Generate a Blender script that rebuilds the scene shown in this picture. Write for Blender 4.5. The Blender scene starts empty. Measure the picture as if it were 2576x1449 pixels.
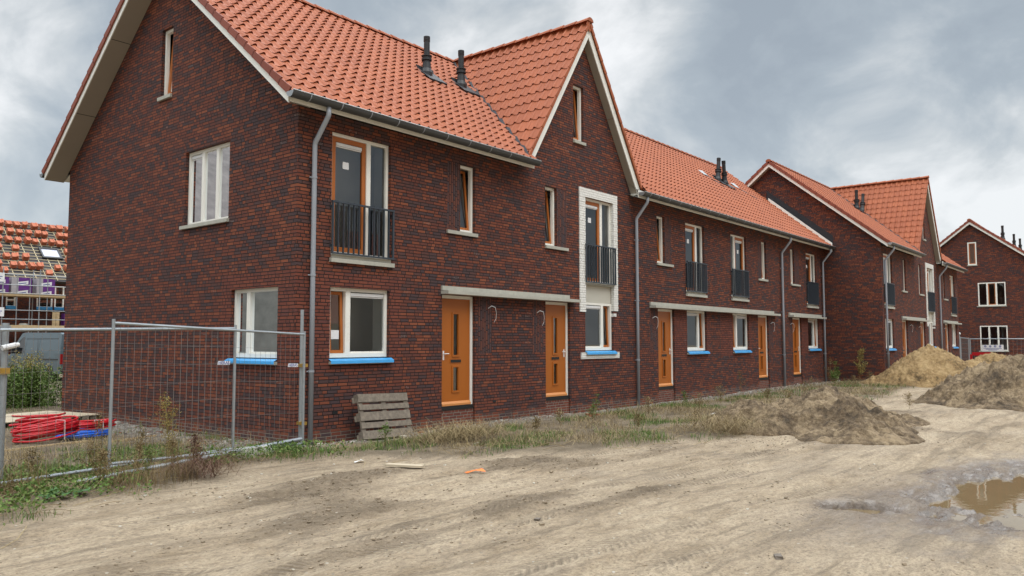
import bpy, math, random
import numpy as np
from mathutils import Vector, Matrix
R=math.radians
random.seed(7); rng=np.random.default_rng(7)
sc=bpy.context.scene
# ------------------------------------------------------------------ camera
cam=bpy.data.cameras.new('camera'); co=bpy.data.objects.new('camera',cam); sc.collection.objects.link(co)
yaw,pitch,roll=-0.8875,0.0681,-0.001
dv=Vector((math.cos(pitch)*math.sin(-yaw),math.cos(pitch)*math.cos(yaw),math.sin(pitch)))
rv=dv.cross(Vector((0,0,1))).normalized(); uv_=rv.cross(dv)
r2=rv*math.cos(roll)+uv_*math.sin(roll); u2=-rv*math.sin(roll)+uv_*math.cos(roll)
m=Matrix((r2,u2,-dv)).transposed().to_4x4(); m.translation=Vector((-8.106,-11.339,1.762)); co.matrix_world=m
cam.sensor_width=36; cam.lens=36*1997.7/2576; cam.clip_end=2000; sc.camera=co
# ------------------------------------------------------------------ node helpers
class NT:
    def __init__(s,tree): s.t=tree; s.n=tree.nodes; s.l=tree.links; s.n.clear()
    def new(s,typ,**k):
        nd=s.n.new(typ)
        for a,b in k.items(): setattr(nd,a,b)
        return nd
    def put(s,sock,v):
        if hasattr(v,'is_output'): s.l.new(v,sock)
        elif v is not None:
            try: sock.default_value=v
            except Exception: sock.default_value=(*v,1.0)
    def m(s,op,a,b=None,c=None):
        nd=s.new('ShaderNodeMath',operation=op)
        for i,v in enumerate((a,b,c)):
            if v is not None: s.put(nd.inputs[i],v)
        return nd.outputs[0]
    def vm(s,op,a,b=None,sc_=None):
        nd=s.new('ShaderNodeVectorMath',operation=op); s.put(nd.inputs[0],a)
        if b is not None: s.put(nd.inputs[1],b)
        if sc_ is not None: s.put(nd.inputs['Scale'],sc_)
        return nd.outputs[0]
    def xyz(s,v):
        nd=s.new('ShaderNodeSeparateXYZ'); s.put(nd.inputs[0],v); return nd.outputs
    def comb(s,x,y,z=0.0):
        nd=s.new('ShaderNodeCombineXYZ')
        for i,v in enumerate((x,y,z)): s.put(nd.inputs[i],v)
        return nd.outputs[0]
    def mix(s,f,a,b,mode='MIX'):
        nd=s.new('ShaderNodeMix',data_type='RGBA',blend_type=mode); s.put(nd.inputs[0],f)
        s.put(nd.inputs[6],a); s.put(nd.inputs[7],b); return nd.outputs[2]
    def noise(s,v,scale,detail=3,rough=.5,dist=0.0):
        nd=s.new('ShaderNodeTexNoise'); s.put(nd.inputs['Vector'],v); nd.inputs['Scale'].default_value=scale
        nd.inputs['Detail'].default_value=detail; nd.inputs['Roughness'].default_value=rough; nd.inputs['Distortion'].default_value=dist
        return nd.outputs[0]
    def white(s,v):
        nd=s.new('ShaderNodeTexWhiteNoise',noise_dimensions='3D'); s.put(nd.inputs[0],v); return nd.outputs[0]
    def ramp(s,f,stops,interp='LINEAR'):
        nd=s.new('ShaderNodeValToRGB'); cr=nd.color_ramp; cr.interpolation=interp
        while len(cr.elements)<len(stops): cr.elements.new(.5)
        for e,(p,c) in zip(cr.elements,stops):
            e.position=p; e.color=(*c,1) if not isinstance(c,(int,float)) else (c,c,c,1)
        s.put(nd.inputs[0],f); return nd.outputs[0]
    def step(s,v,a,b):
        nd=s.new('ShaderNodeMapRange',interpolation_type='SMOOTHSTEP'); s.put(nd.inputs[0],v)
        s.put(nd.inputs[1],a); s.put(nd.inputs[2],b); return nd.outputs[0]
    def bump(s,h,dist,strength=1.0,nrm=None):
        nd=s.new('ShaderNodeBump'); nd.inputs['Strength'].default_value=strength; nd.inputs['Distance'].default_value=dist
        s.put(nd.inputs['Height'],h)
        if nrm is not None: s.l.new(nrm,nd.inputs['Normal'])
        return nd.outputs[0]
# ------------------------------------------------------------------ world: overcast sky over a physical sky
SUN_EL,SUN_AZ=48,205            # degrees, azimuth clockwise from +Y
w=bpy.data.worlds.new('World'); sc.world=w; w.use_nodes=True; n=NT(w.node_tree)
sky=n.new('ShaderNodeTexSky',sky_type='NISHITA',sun_disc=False,sun_elevation=R(SUN_EL),sun_rotation=R(SUN_AZ))
tc=n.new('ShaderNodeTexCoord').outputs['Generated']
x,y,z=n.xyz(tc); zc=n.m('MAXIMUM',z,0.0); dn=n.m('ADD',zc,.58)
p=n.comb(n.m('DIVIDE',x,dn),n.m('DIVIDE',y,dn),0.0)
rot=n.new('ShaderNodeMapping'); n.put(rot.inputs[0],p); rot.inputs['Rotation'].default_value=(0,0,R(-36)); rot.inputs['Scale'].default_value=(1.25,1.15,1); rot.inputs['Location'].default_value=(41.4,5.8,0)
big=n.noise(rot.outputs[0],1.7,2,.5,.15); fine=n.noise(rot.outputs[0],5.0,8,.56,.3)
f=n.m('ADD',n.m('MULTIPLY',big,.56),n.m('MULTIPLY',fine,.44))
cloud=n.ramp(f,[(.37,(.29,.34,.395)),(.43,(.36,.415,.465)),(.475,(.48,.525,.56)),(.515,(.62,.65,.665)),(.55,(.80,.815,.82)),(.60,(1.0,1.0,1.0))])
el=n.ramp(zc,[(0,.92),(.40,.92),(.62,3.0),(1,5.0)])
bl=n.ramp(zc,[(0,1.0),(.25,0.45),(1,0.0)])
cloud=n.mix(n.m('MULTIPLY',bl,.5),cloud,(.60,.645,.67))
south_dim=n.m('SUBTRACT',1.0,n.m('MULTIPLY',n.m('MULTIPLY',n.step(y,.1,-.45),n.step(zc,.62,.40)),.40))  # added dimming of the unseen low southern sky, deepens shade under the eaves
cloud=n.vm('SCALE',cloud,sc_=south_dim)
nis=n.vm('SCALE',sky.outputs[0],sc_=.10)
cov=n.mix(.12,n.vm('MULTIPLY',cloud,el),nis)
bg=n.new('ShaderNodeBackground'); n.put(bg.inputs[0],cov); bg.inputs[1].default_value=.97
out=n.new('ShaderNodeOutputWorld'); n.l.new(bg.outputs[0],out.inputs[0])
sl=bpy.data.lights.new('sun','SUN'); sl.energy=.6; sl.angle=R(25); sl.color=(1,.95,.88)
so=bpy.data.objects.new('sun',sl); sc.collection.objects.link(so)
sd=Vector((math.sin(R(SUN_AZ))*math.cos(R(SUN_EL)),math.cos(R(SUN_AZ))*math.cos(R(SUN_EL)),math.sin(R(SUN_EL))))
so.rotation_euler=sd.to_track_quat('Z','Y').to_euler()
sc.view_settings.view_transform='Standard'; sc.view_settings.look='None'; sc.view_settings.gamma=1; sc.view_settings.exposure=0.30
sc.cycles.max_bounces=6; sc.cycles.diffuse_bounces=3; sc.cycles.glossy_bounces=3; sc.cycles.transparent_max_bounces=8; sc.cycles.use_denoising=True
# ------------------------------------------------------------------ materials
def mat(name,fn):
    m=bpy.data.materials.new(name); m.use_nodes=True; n=NT(m.node_tree)
    out=n.new('ShaderNodeOutputMaterial'); b=n.new('ShaderNodeBsdfPrincipled'); n.l.new(b.outputs[0],out.inputs[0])
    fn(n,b); m['out']=1; return m
def simple(name,col,rough=.6,var=.12,scale=6,metal=0.0,bump=0.0,coord='Object',spec=.5):
    def fn(n,b):
        t=n.new('ShaderNodeTexCoord').outputs[coord]
        g=n.noise(t,scale,5,.6)
        k=n.m('ADD',n.m('MULTIPLY',n.m('SUBTRACT',g,.5),var*4),1.0)
        n.put(b.inputs['Base Color'],n.vm('SCALE',(*col,) if False else n.rgb(col),sc_=k) )
        b.inputs['Roughness'].default_value=rough; b.inputs['Metallic'].default_value=metal; b.inputs['Specular IOR Level'].default_value=spec
        if bump: n.put(b.inputs['Normal'],n.bump(n.noise(t,scale*6,4,.6),bump))
    return mat(name,fn)
def _rgb(s,c):
    nd=s.new('ShaderNodeRGB'); nd.outputs[0].default_value=(*c,1); return nd.outputs[0]
NT.rgb=_rgb
def brick_fn(vertical=False,tone='mix',white=False):
    def fn(n,b):
        uv=n.new('ShaderNodeUVMap').outputs[0]; u,v,_=n.xyz(uv)
        if vertical: u,v=v,u
        H,L=.0615,.218
        wob=n.m('MULTIPLY',n.m('SUBTRACT',n.noise(uv,5,2),.5),.006)
        v2=n.m('ADD',v,wob)
        rr=n.m('DIVIDE',v2,H); row=n.m('FLOOR',rr); fv=n.m('FRACT',rr)
        off=n.m('MULTIPLY',n.white(n.comb(row,3.7,1.0)),3.0)
        cc=n.m('ADD',n.m('DIVIDE',u,L),off); col=n.m('FLOOR',cc); fu=n.m('FRACT',cc)
        hd=n.m('GREATER_THAN',n.white(n.comb(col,row,9.0)),.68)      # some stretchers are two headers
        fu2=n.m('MULTIPLY',fu,n.m('ADD',hd,1.0)); sub=n.m('FLOOR',fu2); fu2=n.m('FRACT',fu2)
        wlen=n.m('DIVIDE',L,n.m('ADD',hd,1.0))
        idv=n.comb(n.m('ADD',n.m('MULTIPLY',col,2.0),sub),row,0.0)
        rnd=n.white(idv); rnd2=n.white(n.vm('ADD',idv,(31.3,7.1,2.0)))
        ev=n.m('MULTIPLY',n.m('MINIMUM',fv,n.m('SUBTRACT',1.0,fv)),H)
        eu=n.m('MULTIPLY',n.m('MINIMUM',fu2,n.m('SUBTRACT',1.0,fu2)),wlen)
        e=n.m('ADD',n.m('MINIMUM',ev,eu),n.m('MULTIPLY',n.m('SUBTRACT',n.noise(uv,60,2),.5),.004))
        brick=n.step(e,.0042,.0085)
        if white:
            c=n.mix(n.noise(uv,9,5,.6),(.80,.785,.73),(.88,.87,.82)); n.put(b.inputs['Base Color'],n.mix(brick,(.74,.725,.67),c))
        else:
            patch=n.noise(n.comb(n.m('MULTIPLY',u,.9),n.m('MULTIPLY',v,1.6),0.0),1.3,3,.6)
            k=n.m('ADD',rnd,n.m('MULTIPLY',n.m('SUBTRACT',patch,.5),.62 if tone=='mix' else .15))
            if tone=='mix':
                c=n.ramp(k,[(.05,(.080,.050,.052)),(.2,(.102,.054,.050)),(.34,(.130,.052,.041)),(.5,(.165,.053,.036)),(.7,(.205,.060,.035)),(.88,(.235,.070,.037)),(1,(.29,.090,.045))])
            elif tone=='dark':
                c=n.ramp(k,[(.02,(.085,.060,.066)),(.3,(.105,.060,.058)),(.6,(.145,.058,.047)),(1,(.20,.07,.045))])
            else:
                c=n.ramp(k,[(.0,(.150,.050,.038)),(.5,(.205,.060,.038)),(.85,(.245,.072,.042)),(1,(.16,.058,.048))])
            c=n.mix(n.step(n.noise(uv,70,4,.7),.35,.75),n.mix(.25,c,(.02,.015,.015)),c)
            spot=n.m('GREATER_THAN',rnd2,.988); c=n.mix(n.m('MULTIPLY',n.m('MULTIPLY',spot,n.step(n.noise(uv,30,2),.5,.6)),.4),c,(.25,.22,.20))
            mort=(.022,.017,.016) if tone!='base' else (.26,.23,.19)
            mc=n.rgb(mort)
            if tone!='base':
                low=n.step(n.m('ADD',v,n.m('MULTIPLY',n.noise(uv,3,4),.25)),.40,.26) if not vertical else None
                if low is not None: mc=n.mix(low,mc,(.25,.21,.17))
            n.put(b.inputs['Base Color'],n.mix(brick,mc,c))
        b.inputs['Roughness'].default_value=.88; b.inputs['Specular IOR Level'].default_value=.3
        c_=None; h=n.m('ADD',n.m('MULTIPLY',brick,1.3),n.m('ADD',n.m('MULTIPLY',rnd2,.35),n.m('MULTIPLY',n.noise(uv,55,4,.7),.5)))
        n.put(b.inputs['Normal'],n.bump(h,.012,1.0))
    return fn
M={}
M['brick']=mat('brick',brick_fn()); M['brickV']=mat('brick_soldier',brick_fn(True,'dark')); M['brickR']=mat('brick_red',brick_fn(False,'red'))
M['brickW']=mat('brick_white_painted',brick_fn(white=True))
def tile_fn(base,dark):
    def fn(n,b):
        uv=n.new('ShaderNodeUVMap').outputs[0]; u,v,_=n.xyz(uv)
        idv=n.comb(n.m('FLOOR',u),n.m('FLOOR',v),0.0); r=n.white(idv)
        o=n.new('ShaderNodeTexCoord').outputs['Object']; g=n.noise(o,2.2,5,.6); g2=n.noise(o,40,3,.6)
        c=n.mix(n.m('MULTIPLY',r,.55),base,dark); c=n.mix(n.m('MULTIPLY',n.step(g,.45,.75),.25),c,dark)
        c=n.mix(n.m('MULTIPLY',n.step(g2,.45,.7),.18),c,tuple(q*.55 for q in base))
        n.put(b.inputs['Base Color'],c); b.inputs['Roughness'].default_value=.62; b.inputs['Specular IOR Level'].default_value=.35
        n.put(b.inputs['Normal'],n.bump(g2,.002))
    return fn
M['tile']=mat('clay_tile',tile_fn((.39,.113,.044),(.27,.074,.031)))
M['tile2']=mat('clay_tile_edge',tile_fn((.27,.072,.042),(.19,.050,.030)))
M['cream']=simple('cream_paint',(.86,.84,.76),.45,.03,3)
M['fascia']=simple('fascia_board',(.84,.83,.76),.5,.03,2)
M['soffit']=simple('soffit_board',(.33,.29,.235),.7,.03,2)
M['door']=simple('door_paint',(.40,.115,.013),.42,.03,3,bump=.0006)
M['sash']=simple('sash_wood',(.42,.125,.022),.5,.08,5)
M['sill']=simple('concrete_sill',(.42,.41,.35),.85,.12,7,bump=.002)
M['zinc']=simple('zinc',(.075,.078,.08),.48,.10,3,metal=.35)
M['zincl']=simple('zinc_bright',(.36,.38,.39),.4,.1,5,metal=.5)
M['pvc']=simple('pvc_pipe',(.30,.32,.35),.4,.05,2)
M['rail']=simple('railing_paint',(.040,.052,.066),.4,.05,4)
M['black']=simple('black_plastic',(.016,.017,.018),.45,.1,5)
M['lead']=simple('lead_flashing',(.018,.018,.022),.6,.3,9,bump=.004)
M['blue']=simple('blue_foil',(.06,.36,.74),.35,.12,9,bump=.006)
M['galv']=simple('galvanised_steel',(.37,.40,.42),.42,.12,14,metal=.6)
M['wire']=simple('mesh_wire',(.20,.18,.17),.55,.1,14,metal=.3)
M['paper']=simple('white_paper',(.78,.78,.78),.6,.05,9)
M['ink']=simple('blue_ink',(.03,.06,.30),.6,.05,9)
M['plaster']=simple('room_plaster',(.78,.78,.75),.9,.06,1)
M['wood']=simple('raw_timber',(.50,.37,.21),.8,.18,9,bump=.002)
M['ply']=simple('plywood',(.50,.42,.30),.8,.14,3)
M['white']=simple('white_plastic',(.75,.75,.74),.4,.04,5)
M['brass']=simple('brass',(.62,.40,.10),.35,.1,9,metal=.8)
M['step']=simple('step_mortar',(.22,.19,.15),.95,.5,7,bump=.02)
def glass_fn(tint,ior):
    def mk():
        m=bpy.data.materials.new('window_glass'); m.use_nodes=True; n=NT(m.node_tree); out=n.new('ShaderNodeOutputMaterial')
        g=n.new('ShaderNodeBsdfGlossy'); g.inputs['Roughness'].default_value=.008; g.inputs['Color'].default_value=(.92,.96,1,1)
        t=n.new('ShaderNodeBsdfTransparent'); t.inputs[0].default_value=(*tint,1)
        fr=n.new('ShaderNodeFresnel'); fr.inputs[0].default_value=ior
        o=n.new('ShaderNodeTexCoord').outputs['Object']; n.put(g.inputs['Normal'],n.bump(n.noise(o,.9,1),.0006))
        mx=n.new('ShaderNodeMixShader'); n.l.new(fr.outputs[0],mx.inputs[0]); n.l.new(t.outputs[0],mx.inputs[1]); n.l.new(g.outputs[0],mx.inputs[2]); n.l.new(mx.outputs[0],out.inputs[0]); return m
    return mk()
M['glass']=glass_fn((.88,.91,.89),2.15)
# ------------------------------------------------------------------ object helpers
def new_obj(name,data,parent=None):
    o=bpy.data.objects.new(name,data); sc.collection.objects.link(o)
    if parent: o.parent=parent
    return o
def tag(o,label=None,cat=None,group=None,kind=None):
    if label: o['label']=label
    if cat: o['category']=cat
    if group: o['group']=group
    if kind: o['kind']=kind
    return o
def thing(name,label,cat,group=None,loc=(0,0,0)):
    o=new_obj(name,None); o.location=loc; o.empty_display_size=.3
    return tag(o,label,cat,group)
class MB:
    def __init__(s): s.v=[]; s.f=[]; s.mi=[]; s.uv=[]; s.has=False
    def face(s,pts,uvs=None,mi=0):
        i=len(s.v); s.v+= [tuple(p) for p in pts]; s.f.append(tuple(range(i,i+len(pts)))); s.mi.append(mi)
        if uvs is None: s.uv+= [(0,0)]*len(pts)
        else: s.uv+=list(uvs); s.has=True
        return s
    def box(s,F,u0,u1,n0,n1,z0,z1,mi=0,uvm=True):
        """box in a frame F(u,n,z)->world"""
        if u0>u1:u0,u1=u1,u0
        if n0>n1:n0,n1=n1,n0
        P=lambda a,b,c:F(a,b,c)
        q=[((u0,n1,z0),(u1,n1,z0),(u1,n1,z1),(u0,n1,z1),0),((u1,n0,z0),(u0,n0,z0),(u0,n0,z1),(u1,n0,z1),0),
           ((u1,n1,z0),(u1,n0,z0),(u1,n0,z1),(u1,n1,z1),1),((u0,n0,z0),(u0,n1,z0),(u0,n1,z1),(u0,n0,z1),1),
           ((u0,n1,z1),(u1,n1,z1),(u1,n0,z1),(u0,n0,z1),2),((u0,n0,z0),(u1,n0,z0),(u1,n1,z0),(u0,n1,z0),2)]
        for a,b,c,d,k in q:
            pts=(a,b,c,d)
            uvs=[(p[0],p[2]) if k==0 else ((p[1],p[2]) if k==1 else (p[0],p[1])) for p in pts]
            s.face([P(*p) for p in pts],uvs,mi)
        return s
    def prism(s,a,b,r,k=6,mi=0,r1=None,cap=True):
        a=Vector(a); b=Vector(b); d=(b-a).normalized(); t=d.orthogonal().normalized(); w=d.cross(t); r1=r if r1 is None else r1
        A=[a+(t*math.cos(2*math.pi*i/k)+w*math.sin(2*math.pi*i/k))*r for i in range(k)]
        B=[b+(t*math.cos(2*math.pi*i/k)+w*math.sin(2*math.pi*i/k))*r1 for i in range(k)]
        for i in range(k): j=(i+1)%k; s.face([A[i],A[j],B[j],B[i]],None,mi)
        if cap: s.face(A[::-1],None,mi); s.face(B,None,mi)
        return s
    def tube(s,pts,r,k=8,mi=0):
        pts=[Vector(p) for p in pts]; n=len(pts); rings=[]
        t0=None
        for i,p in enumerate(pts):
            d=(pts[min(i+1,n-1)]-pts[max(i-1,0)]).normalized()
            t=(d.orthogonal() if t0 is None else (t0-d*t0.dot(d))).normalized(); t0=t; w=d.cross(t)
            rr=r[i] if isinstance(r,(list,tuple)) else r
            rings.append([p+(t*math.cos(2*math.pi*j/k)+w*math.sin(2*math.pi*j/k))*rr for j in range(k)])
        base=len(s.v)
        for ring in rings: s.v+= [tuple(q) for q in ring]
        for i in range(n-1):
            for j in range(k):
                s.f.append((base+i*k+j,base+i*k+(j+1)%k,base+(i+1)*k+(j+1)%k,base+(i+1)*k+j)); s.mi.append(mi); s.uv+=[(0,0)]*4
        s.f.append(tuple(base+j for j in range(k))[::-1]); s.mi.append(mi); s.uv+=[(0,0)]*k
        s.f.append(tuple(base+(n-1)*k+j for j in range(k))); s.mi.append(mi); s.uv+=[(0,0)]*k
        return s
    def lathe(s,c,prof,k=12,mi=0,axis=None):
        """prof: [(r,z)...] around c"""
        c=Vector(c); ax=Vector(axis or (0,0,1)).normalized(); t=ax.orthogonal().normalized(); w=ax.cross(t); base=len(s.v)
        for r,z in prof:
            for j in range(k): s.v.append(tuple(c+ax*z+(t*math.cos(2*math.pi*j/k)+w*math.sin(2*math.pi*j/k))*r))
        for i in range(len(prof)-1):
            for j in range(k):
                s.f.append((base+i*k+j,base+i*k+(j+1)%k,base+(i+1)*k+(j+1)%k,base+(i+1)*k+j)); s.mi.append(mi); s.uv+=[(0,0)]*4
        s.f.append(tuple(base+(len(prof)-1)*k+j for j in range(k))); s.mi.append(mi); s.uv+=[(0,0)]*k
        return s
    def build(s,name,mats,parent=None,smooth=False):
        me=bpy.data.meshes.new(name); me.from_pydata(s.v,[],s.f)
        if not isinstance(mats,(list,tuple)): mats=[mats]
        for m_ in mats: me.materials.append(m_)
        if len(mats)>1: me.polygons.foreach_set('material_index',s.mi)
        if s.has:
            l=me.uv_layers.new(name='UVMap'); l.data.foreach_set('uv',np.array(s.uv,dtype=np.float32).ravel())
        if smooth: me.polygons.foreach_set('use_smooth',[True]*len(me.polygons))
        me.update()
        o=new_obj(name,me,parent); return o
def front(y0,x0=0.0): return lambda u,n_,z: Vector((x0+u,y0-n_,z))          # n is outwards (towards -Y)
def gable(x0,y0=0.0): return lambda u,n_,z: Vector((x0-n_,y0+u,z))          # n is outwards (towards -X)
ID=lambda u,n_,z: Vector((u,n_,z))
def clip(poly,a,b,c):   # keep a*u+b*v<=c
    o=[]
    for i in range(len(poly)):
        p=poly[i]; q=poly[(i+1)%len(poly)]; dp=a*p[0]+b*p[1]-c; dq=a*q[0]+b*q[1]-c
        if dp<=1e-9: o.append(p)
        if (dp<-1e-9 and dq>1e-9) or (dp>1e-9 and dq<-1e-9):
            t=dp/(dp-dq); o.append((p[0]+(q[0]-p[0])*t,p[1]+(q[1]-p[1])*t))
    return o
def wall(mb,F,u0,u1,z0,z1,holes=(),zones=(),halfs=(),depth=.11,reveal_mi=0):
    """wall face with rectangular holes, reveals behind them and material zones (a,b,c,d,mi)"""
    us=sorted({u0,u1,*[h[i] for h in holes for i in (0,1)],*[q[i] for q in zones for i in (0,1)]}); us=[q for q in us if u0-1e-6<=q<=u1+1e-6]
    zs=sorted({z0,z1,*[h[i] for h in holes for i in (2,3)],*[q[i] for q in zones for i in (2,3)]}); zs=[q for q in zs if z0-1e-6<=q<=z1+1e-6]
    for a,b in zip(us,us[1:]):
        for c,d in zip(zs,zs[1:]):
            mu,mz=(a+b)/2,(c+d)/2
            if any(h[0]<mu<h[1] and h[2]<mz<h[3] for h in holes): continue
            mi=0
            for q in zones:
                if q[0]<mu<q[1] and q[2]<mz<q[3]: mi=q[4]
            poly=[(a,c),(b,c),(b,d),(a,d)]
            for h in halfs: poly=clip(poly,*h)
            if len(poly)>2: mb.face([F(p[0],0,p[1]) for p in poly],poly,mi)
    for h in holes:
        a,b,c,d=h[:4]
        mb.face([F(a,0,c),F(a,-depth,c),F(a,-depth,d),F(a,0,d)],[(a,c),(a+depth,c),(a+depth,d),(a,d)],reveal_mi)
        mb.face([F(b,-depth,c),F(b,0,c),F(b,0,d),F(b,-depth,d)],[(b-depth,c),(b,c),(b,d),(b-depth,d)],reveal_mi)
        mb.face([F(a,0,d),F(a,-depth,d),F(b,-depth,d),F(b,0,d)],[(a,d),(a,d+depth),(b,d+depth),(b,d)],reveal_mi)
        mb.face([F(a,-depth,c),F(a,0,c),F(b,0,c),F(b,-depth,c)],[(a,c+depth),(a,c),(b,c),(b,c+depth)],reveal_mi)
# ================================================================== houses
DEP=9.28; RY=DEP/2; GZ=-.5
CC=8.7                                # centre of the cross gable (offset from block origin)
Sc=lambda dx: 9.62-1.55*abs(dx)
Tc=lambda dx: 10.02-1.55*abs(dx)
PER,GAU=.25,.34
def tprof(t):   # S tile cross-section, metres
    t=t%1.0
    if t<.56: return -.012*math.sin(math.pi*t/.56)
    return .045*math.sin(math.pi*(t-.56)/.44)**.8
def tiles(mb,org,ud,sd,nd,length,urange,seg=8,ph=0.0,rowfix=0):
    """rows of S tiles. org: eave point at u=0; urange(s0,s1)-> list of (ua,ub) intervals per row"""
    rows=int(round(length/GAU)); g=length/rows
    for r in range(rows):
        s0,s1=r*g-.02,(r+1)*g+.012
        for ua,ub in urange(s0,s1):
            if ub-ua<.01: continue
            ks=np.arange(math.floor(ua/PER*seg)+1,math.ceil(ub/PER*seg))*PER/seg
            us=[ua,*[k for k in ks if ua+.004<k<ub-.004],ub]
            lo=[];hi=[];ls=[];uvl=[]
            for u in us:
                h=tprof(u/PER+ph); jit=.003*math.sin(math.floor(u/PER+ph)*12.9+r*7.7)
                lo.append(org+ud*u+sd*(s0+jit)+nd*(h*1.15+.024)); hi.append(org+ud*u+sd*s1+nd*(h*.68+.003)); ls.append(org+ud*u+sd*(s0+.012+jit)+nd*(h*1.15+.024-.020))
                uvl.append(u/PER+ph)
            b=len(mb.v); k=len(us)
            mb.v+= [tuple(q) for q in lo]+[tuple(q) for q in hi]+[tuple(q) for q in ls]; mb.has=True
            for i in range(k-1):
                c=math.floor((uvl[i]+uvl[i+1])/2)
                mb.f.append((b+i,b+i+1,b+k+i+1,b+k+i)); mb.mi.append(0); mb.uv+=[(c+.5,r+.5+rowfix)]*4
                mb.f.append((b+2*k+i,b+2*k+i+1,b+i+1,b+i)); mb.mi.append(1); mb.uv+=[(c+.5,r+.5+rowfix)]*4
def house(name,label,group,x0,x1,y0,ox,kind,leaf='L',left=False,right=False,ovl=.45,sl=.82,S0=6.0,T0=6.25,vents=(),gut=None,pipe=None,fr_off=0.0,gwin=(),brick=True):
    """one dwelling. x0,x1 party lines; ox: origin for the facade features"""
    H=thing(name,label,'house',group,(x0,y0,0))
    inv=Matrix.Translation((-x0,-y0,0))
    def B(mb,nm,mt,par=None,smooth=False):
        o=mb.build(nm,mt,par or H,smooth)
        if par is None: o.matrix_parent_inverse=inv
        return o
    F=front(y0); Sf=lambda yy:S0+sl*yy; Tf=lambda yy:T0+sl*yy
    ex=x1+(.25 if right else 0); sx=x0-(ovl if left else 0)
    FE=FEAT[kind](ox) if kind else dict(holes=[],zones=[],parts=[],holes_up=[])
    # ---- walls
    W=MB(); cross=kind=='B'
    wall(W,F,x0,x1,GZ,5.84,FE['holes'],FE['zones'])
    if cross:
        c=ox+CC
        wall(W,F,x0,x1,5.84,9.6,FE['holes_up'],(),[(1.55,1,9.62+1.55*c),(-1.55,1,9.62-1.55*c)])
    gf=gable(x0,y0); hs=[(-sl,1,S0),(sl,1,S0+sl*DEP)]
    if left: wall(W,gf,0,DEP,GZ,S0+sl*RY+.01,[g[:4] for g in gwin],GZONES if kind=='A' and gwin else (),hs)
    else: wall(W,gf,0,DEP,GZ,9.8,(),(),hs)
    if right: wall(W,lambda u,n_,z:Vector((x1+n_,y0+u,z)),0,DEP,GZ,S0+sl*RY+.01,(),(),hs)
    wall(W,lambda u,n_,z:Vector((u,y0+DEP+n_,z)),x0,x1,GZ,6.1)
    B(W,'wall',[M['brick'],M['brickV'],M['brickR']])
    # ---- rooms behind the glass
    I=MB(); I.box(F,x0+.15,x1-.15,-1.1,-1.2,.3,5.8); I.box(F,x0+.13,x1-.13,-.14,-DEP+.2,.30,.36); I.box(F,x0+.13,x1-.13,-.14,-DEP+.2,2.85,3.12); I.box(F,x0+.13,x1-.13,-.14,-DEP+.2,5.60,5.80)
    I.box(F,x1-.14,x1-.04,-.15,-DEP+.2,.3,5.8)
    B(I,'inner_rooms',M['plaster'])
    # ---- main roof
    cy=math.cos(math.atan(sl)); sy=math.sin(math.atan(sl)); L=(RY+.40)/cy
    RT=MB()
    def ur(s0,s1):
        if not cross: return [(sx,ex)]
        zm=T0-.40*sl+((s0+s1)/2)*sy; d=(10.02-zm)/1.55-.05
        if d<0: return [(sx,ex)]
        c=ox+CC; return [(sx,c-d),(c+d,ex)]
    tiles(RT,Vector((0,y0-.40,T0-.40*sl)),Vector((1,0,0)),Vector((0,cy,sy)),Vector((0,-sy,cy)),L,ur)
    RB=MB(); tiles(RB,Vector((0,y0+DEP+.40,T0-.40*sl)),Vector((1,0,0)),Vector((0,-cy,sy)),Vector((0,sy,cy)),L,lambda a,b:[(sx,ex)],seg=4)
    RT.v+=[]; rf=B(RT,'roof',[M['tile'],M['tile2']],smooth=False)
    rb=B(RB,'roof',[M['tile'],M['tile2']]); tag(rb,'rear roof slope of clay tiles')
    # underlay so no light leaks
    U=MB(); 
    if not cross: U.face([(sx,y0-.33,T0-.33*sl-.06),(ex,y0-.33,T0-.33*sl-.06),(ex,y0+RY,T0+RY*sl-.06),(sx,y0+RY,T0+RY*sl-.06)])
    else:
        c=ox+CC
        for sg,xe in ((-1,sx),(1,ex)):
            q=(10.02-(T0-.33*sl))/1.55; U.face([(xe,y0-.33,T0-.33*sl-.06),(c+sg*(q-.25),y0-.33,T0-.33*sl-.06),(c,y0+RY,T0+RY*sl-.06),(xe,y0+RY,T0+RY*sl-.06)])
    U.face([(sx,y0+DEP+.33,T0-.33*sl-.06),(ex,y0+DEP+.33,T0-.33*sl-.06),(ex,y0+RY,T0+RY*sl-.06),(sx,y0+RY,T0+RY*sl-.06)])
    B(U,'roof_underlay',M['black'])
    # ridge caps
    K=MB(); zr=T0+RY*sl
    def ridgecaps(K,a,b,fn,up=Vector((0,0,1))):
        n_=max(1,int(round((b-a)/.42))); g=(b-a)/n_
        for i in range(n_):
            p0,p1=fn(a+i*g-.03),fn(a+(i+1)*g); d=(p1-p0).normalized(); sdv=d.cross(up).normalized()
            for (pp,rr,oo),(qq,r2_,o2) in (((p0,.135,.012),(p1,.118,0)),):
                A=[];Bq=[]
                for k in range(7):
                    an=math.pi*k/6; A.append(pp+sdv*math.cos(an)*rr+up*(math.sin(an)*rr*.8-.03+oo)); Bq.append(qq+sdv*math.cos(an)*r2_+up*(math.sin(an)*r2_*.8-.03+o2))
                for k in range(6): K.face([A[k],A[k+1],Bq[k+1],Bq[k]],[(i+.5+200,k//9+.5)]*4)
                K.face(A,[(i+.5,.5)]*7)
    ridgecaps(K,sx,ex,lambda u:Vector((u,y0+RY,zr+.02)))
    if cross: ridgecaps(K,y0-.26,y0+RY,lambda v:Vector((ox+CC,v,10.05)))
    B(K,'ridge_tiles',M['tile'])
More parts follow.
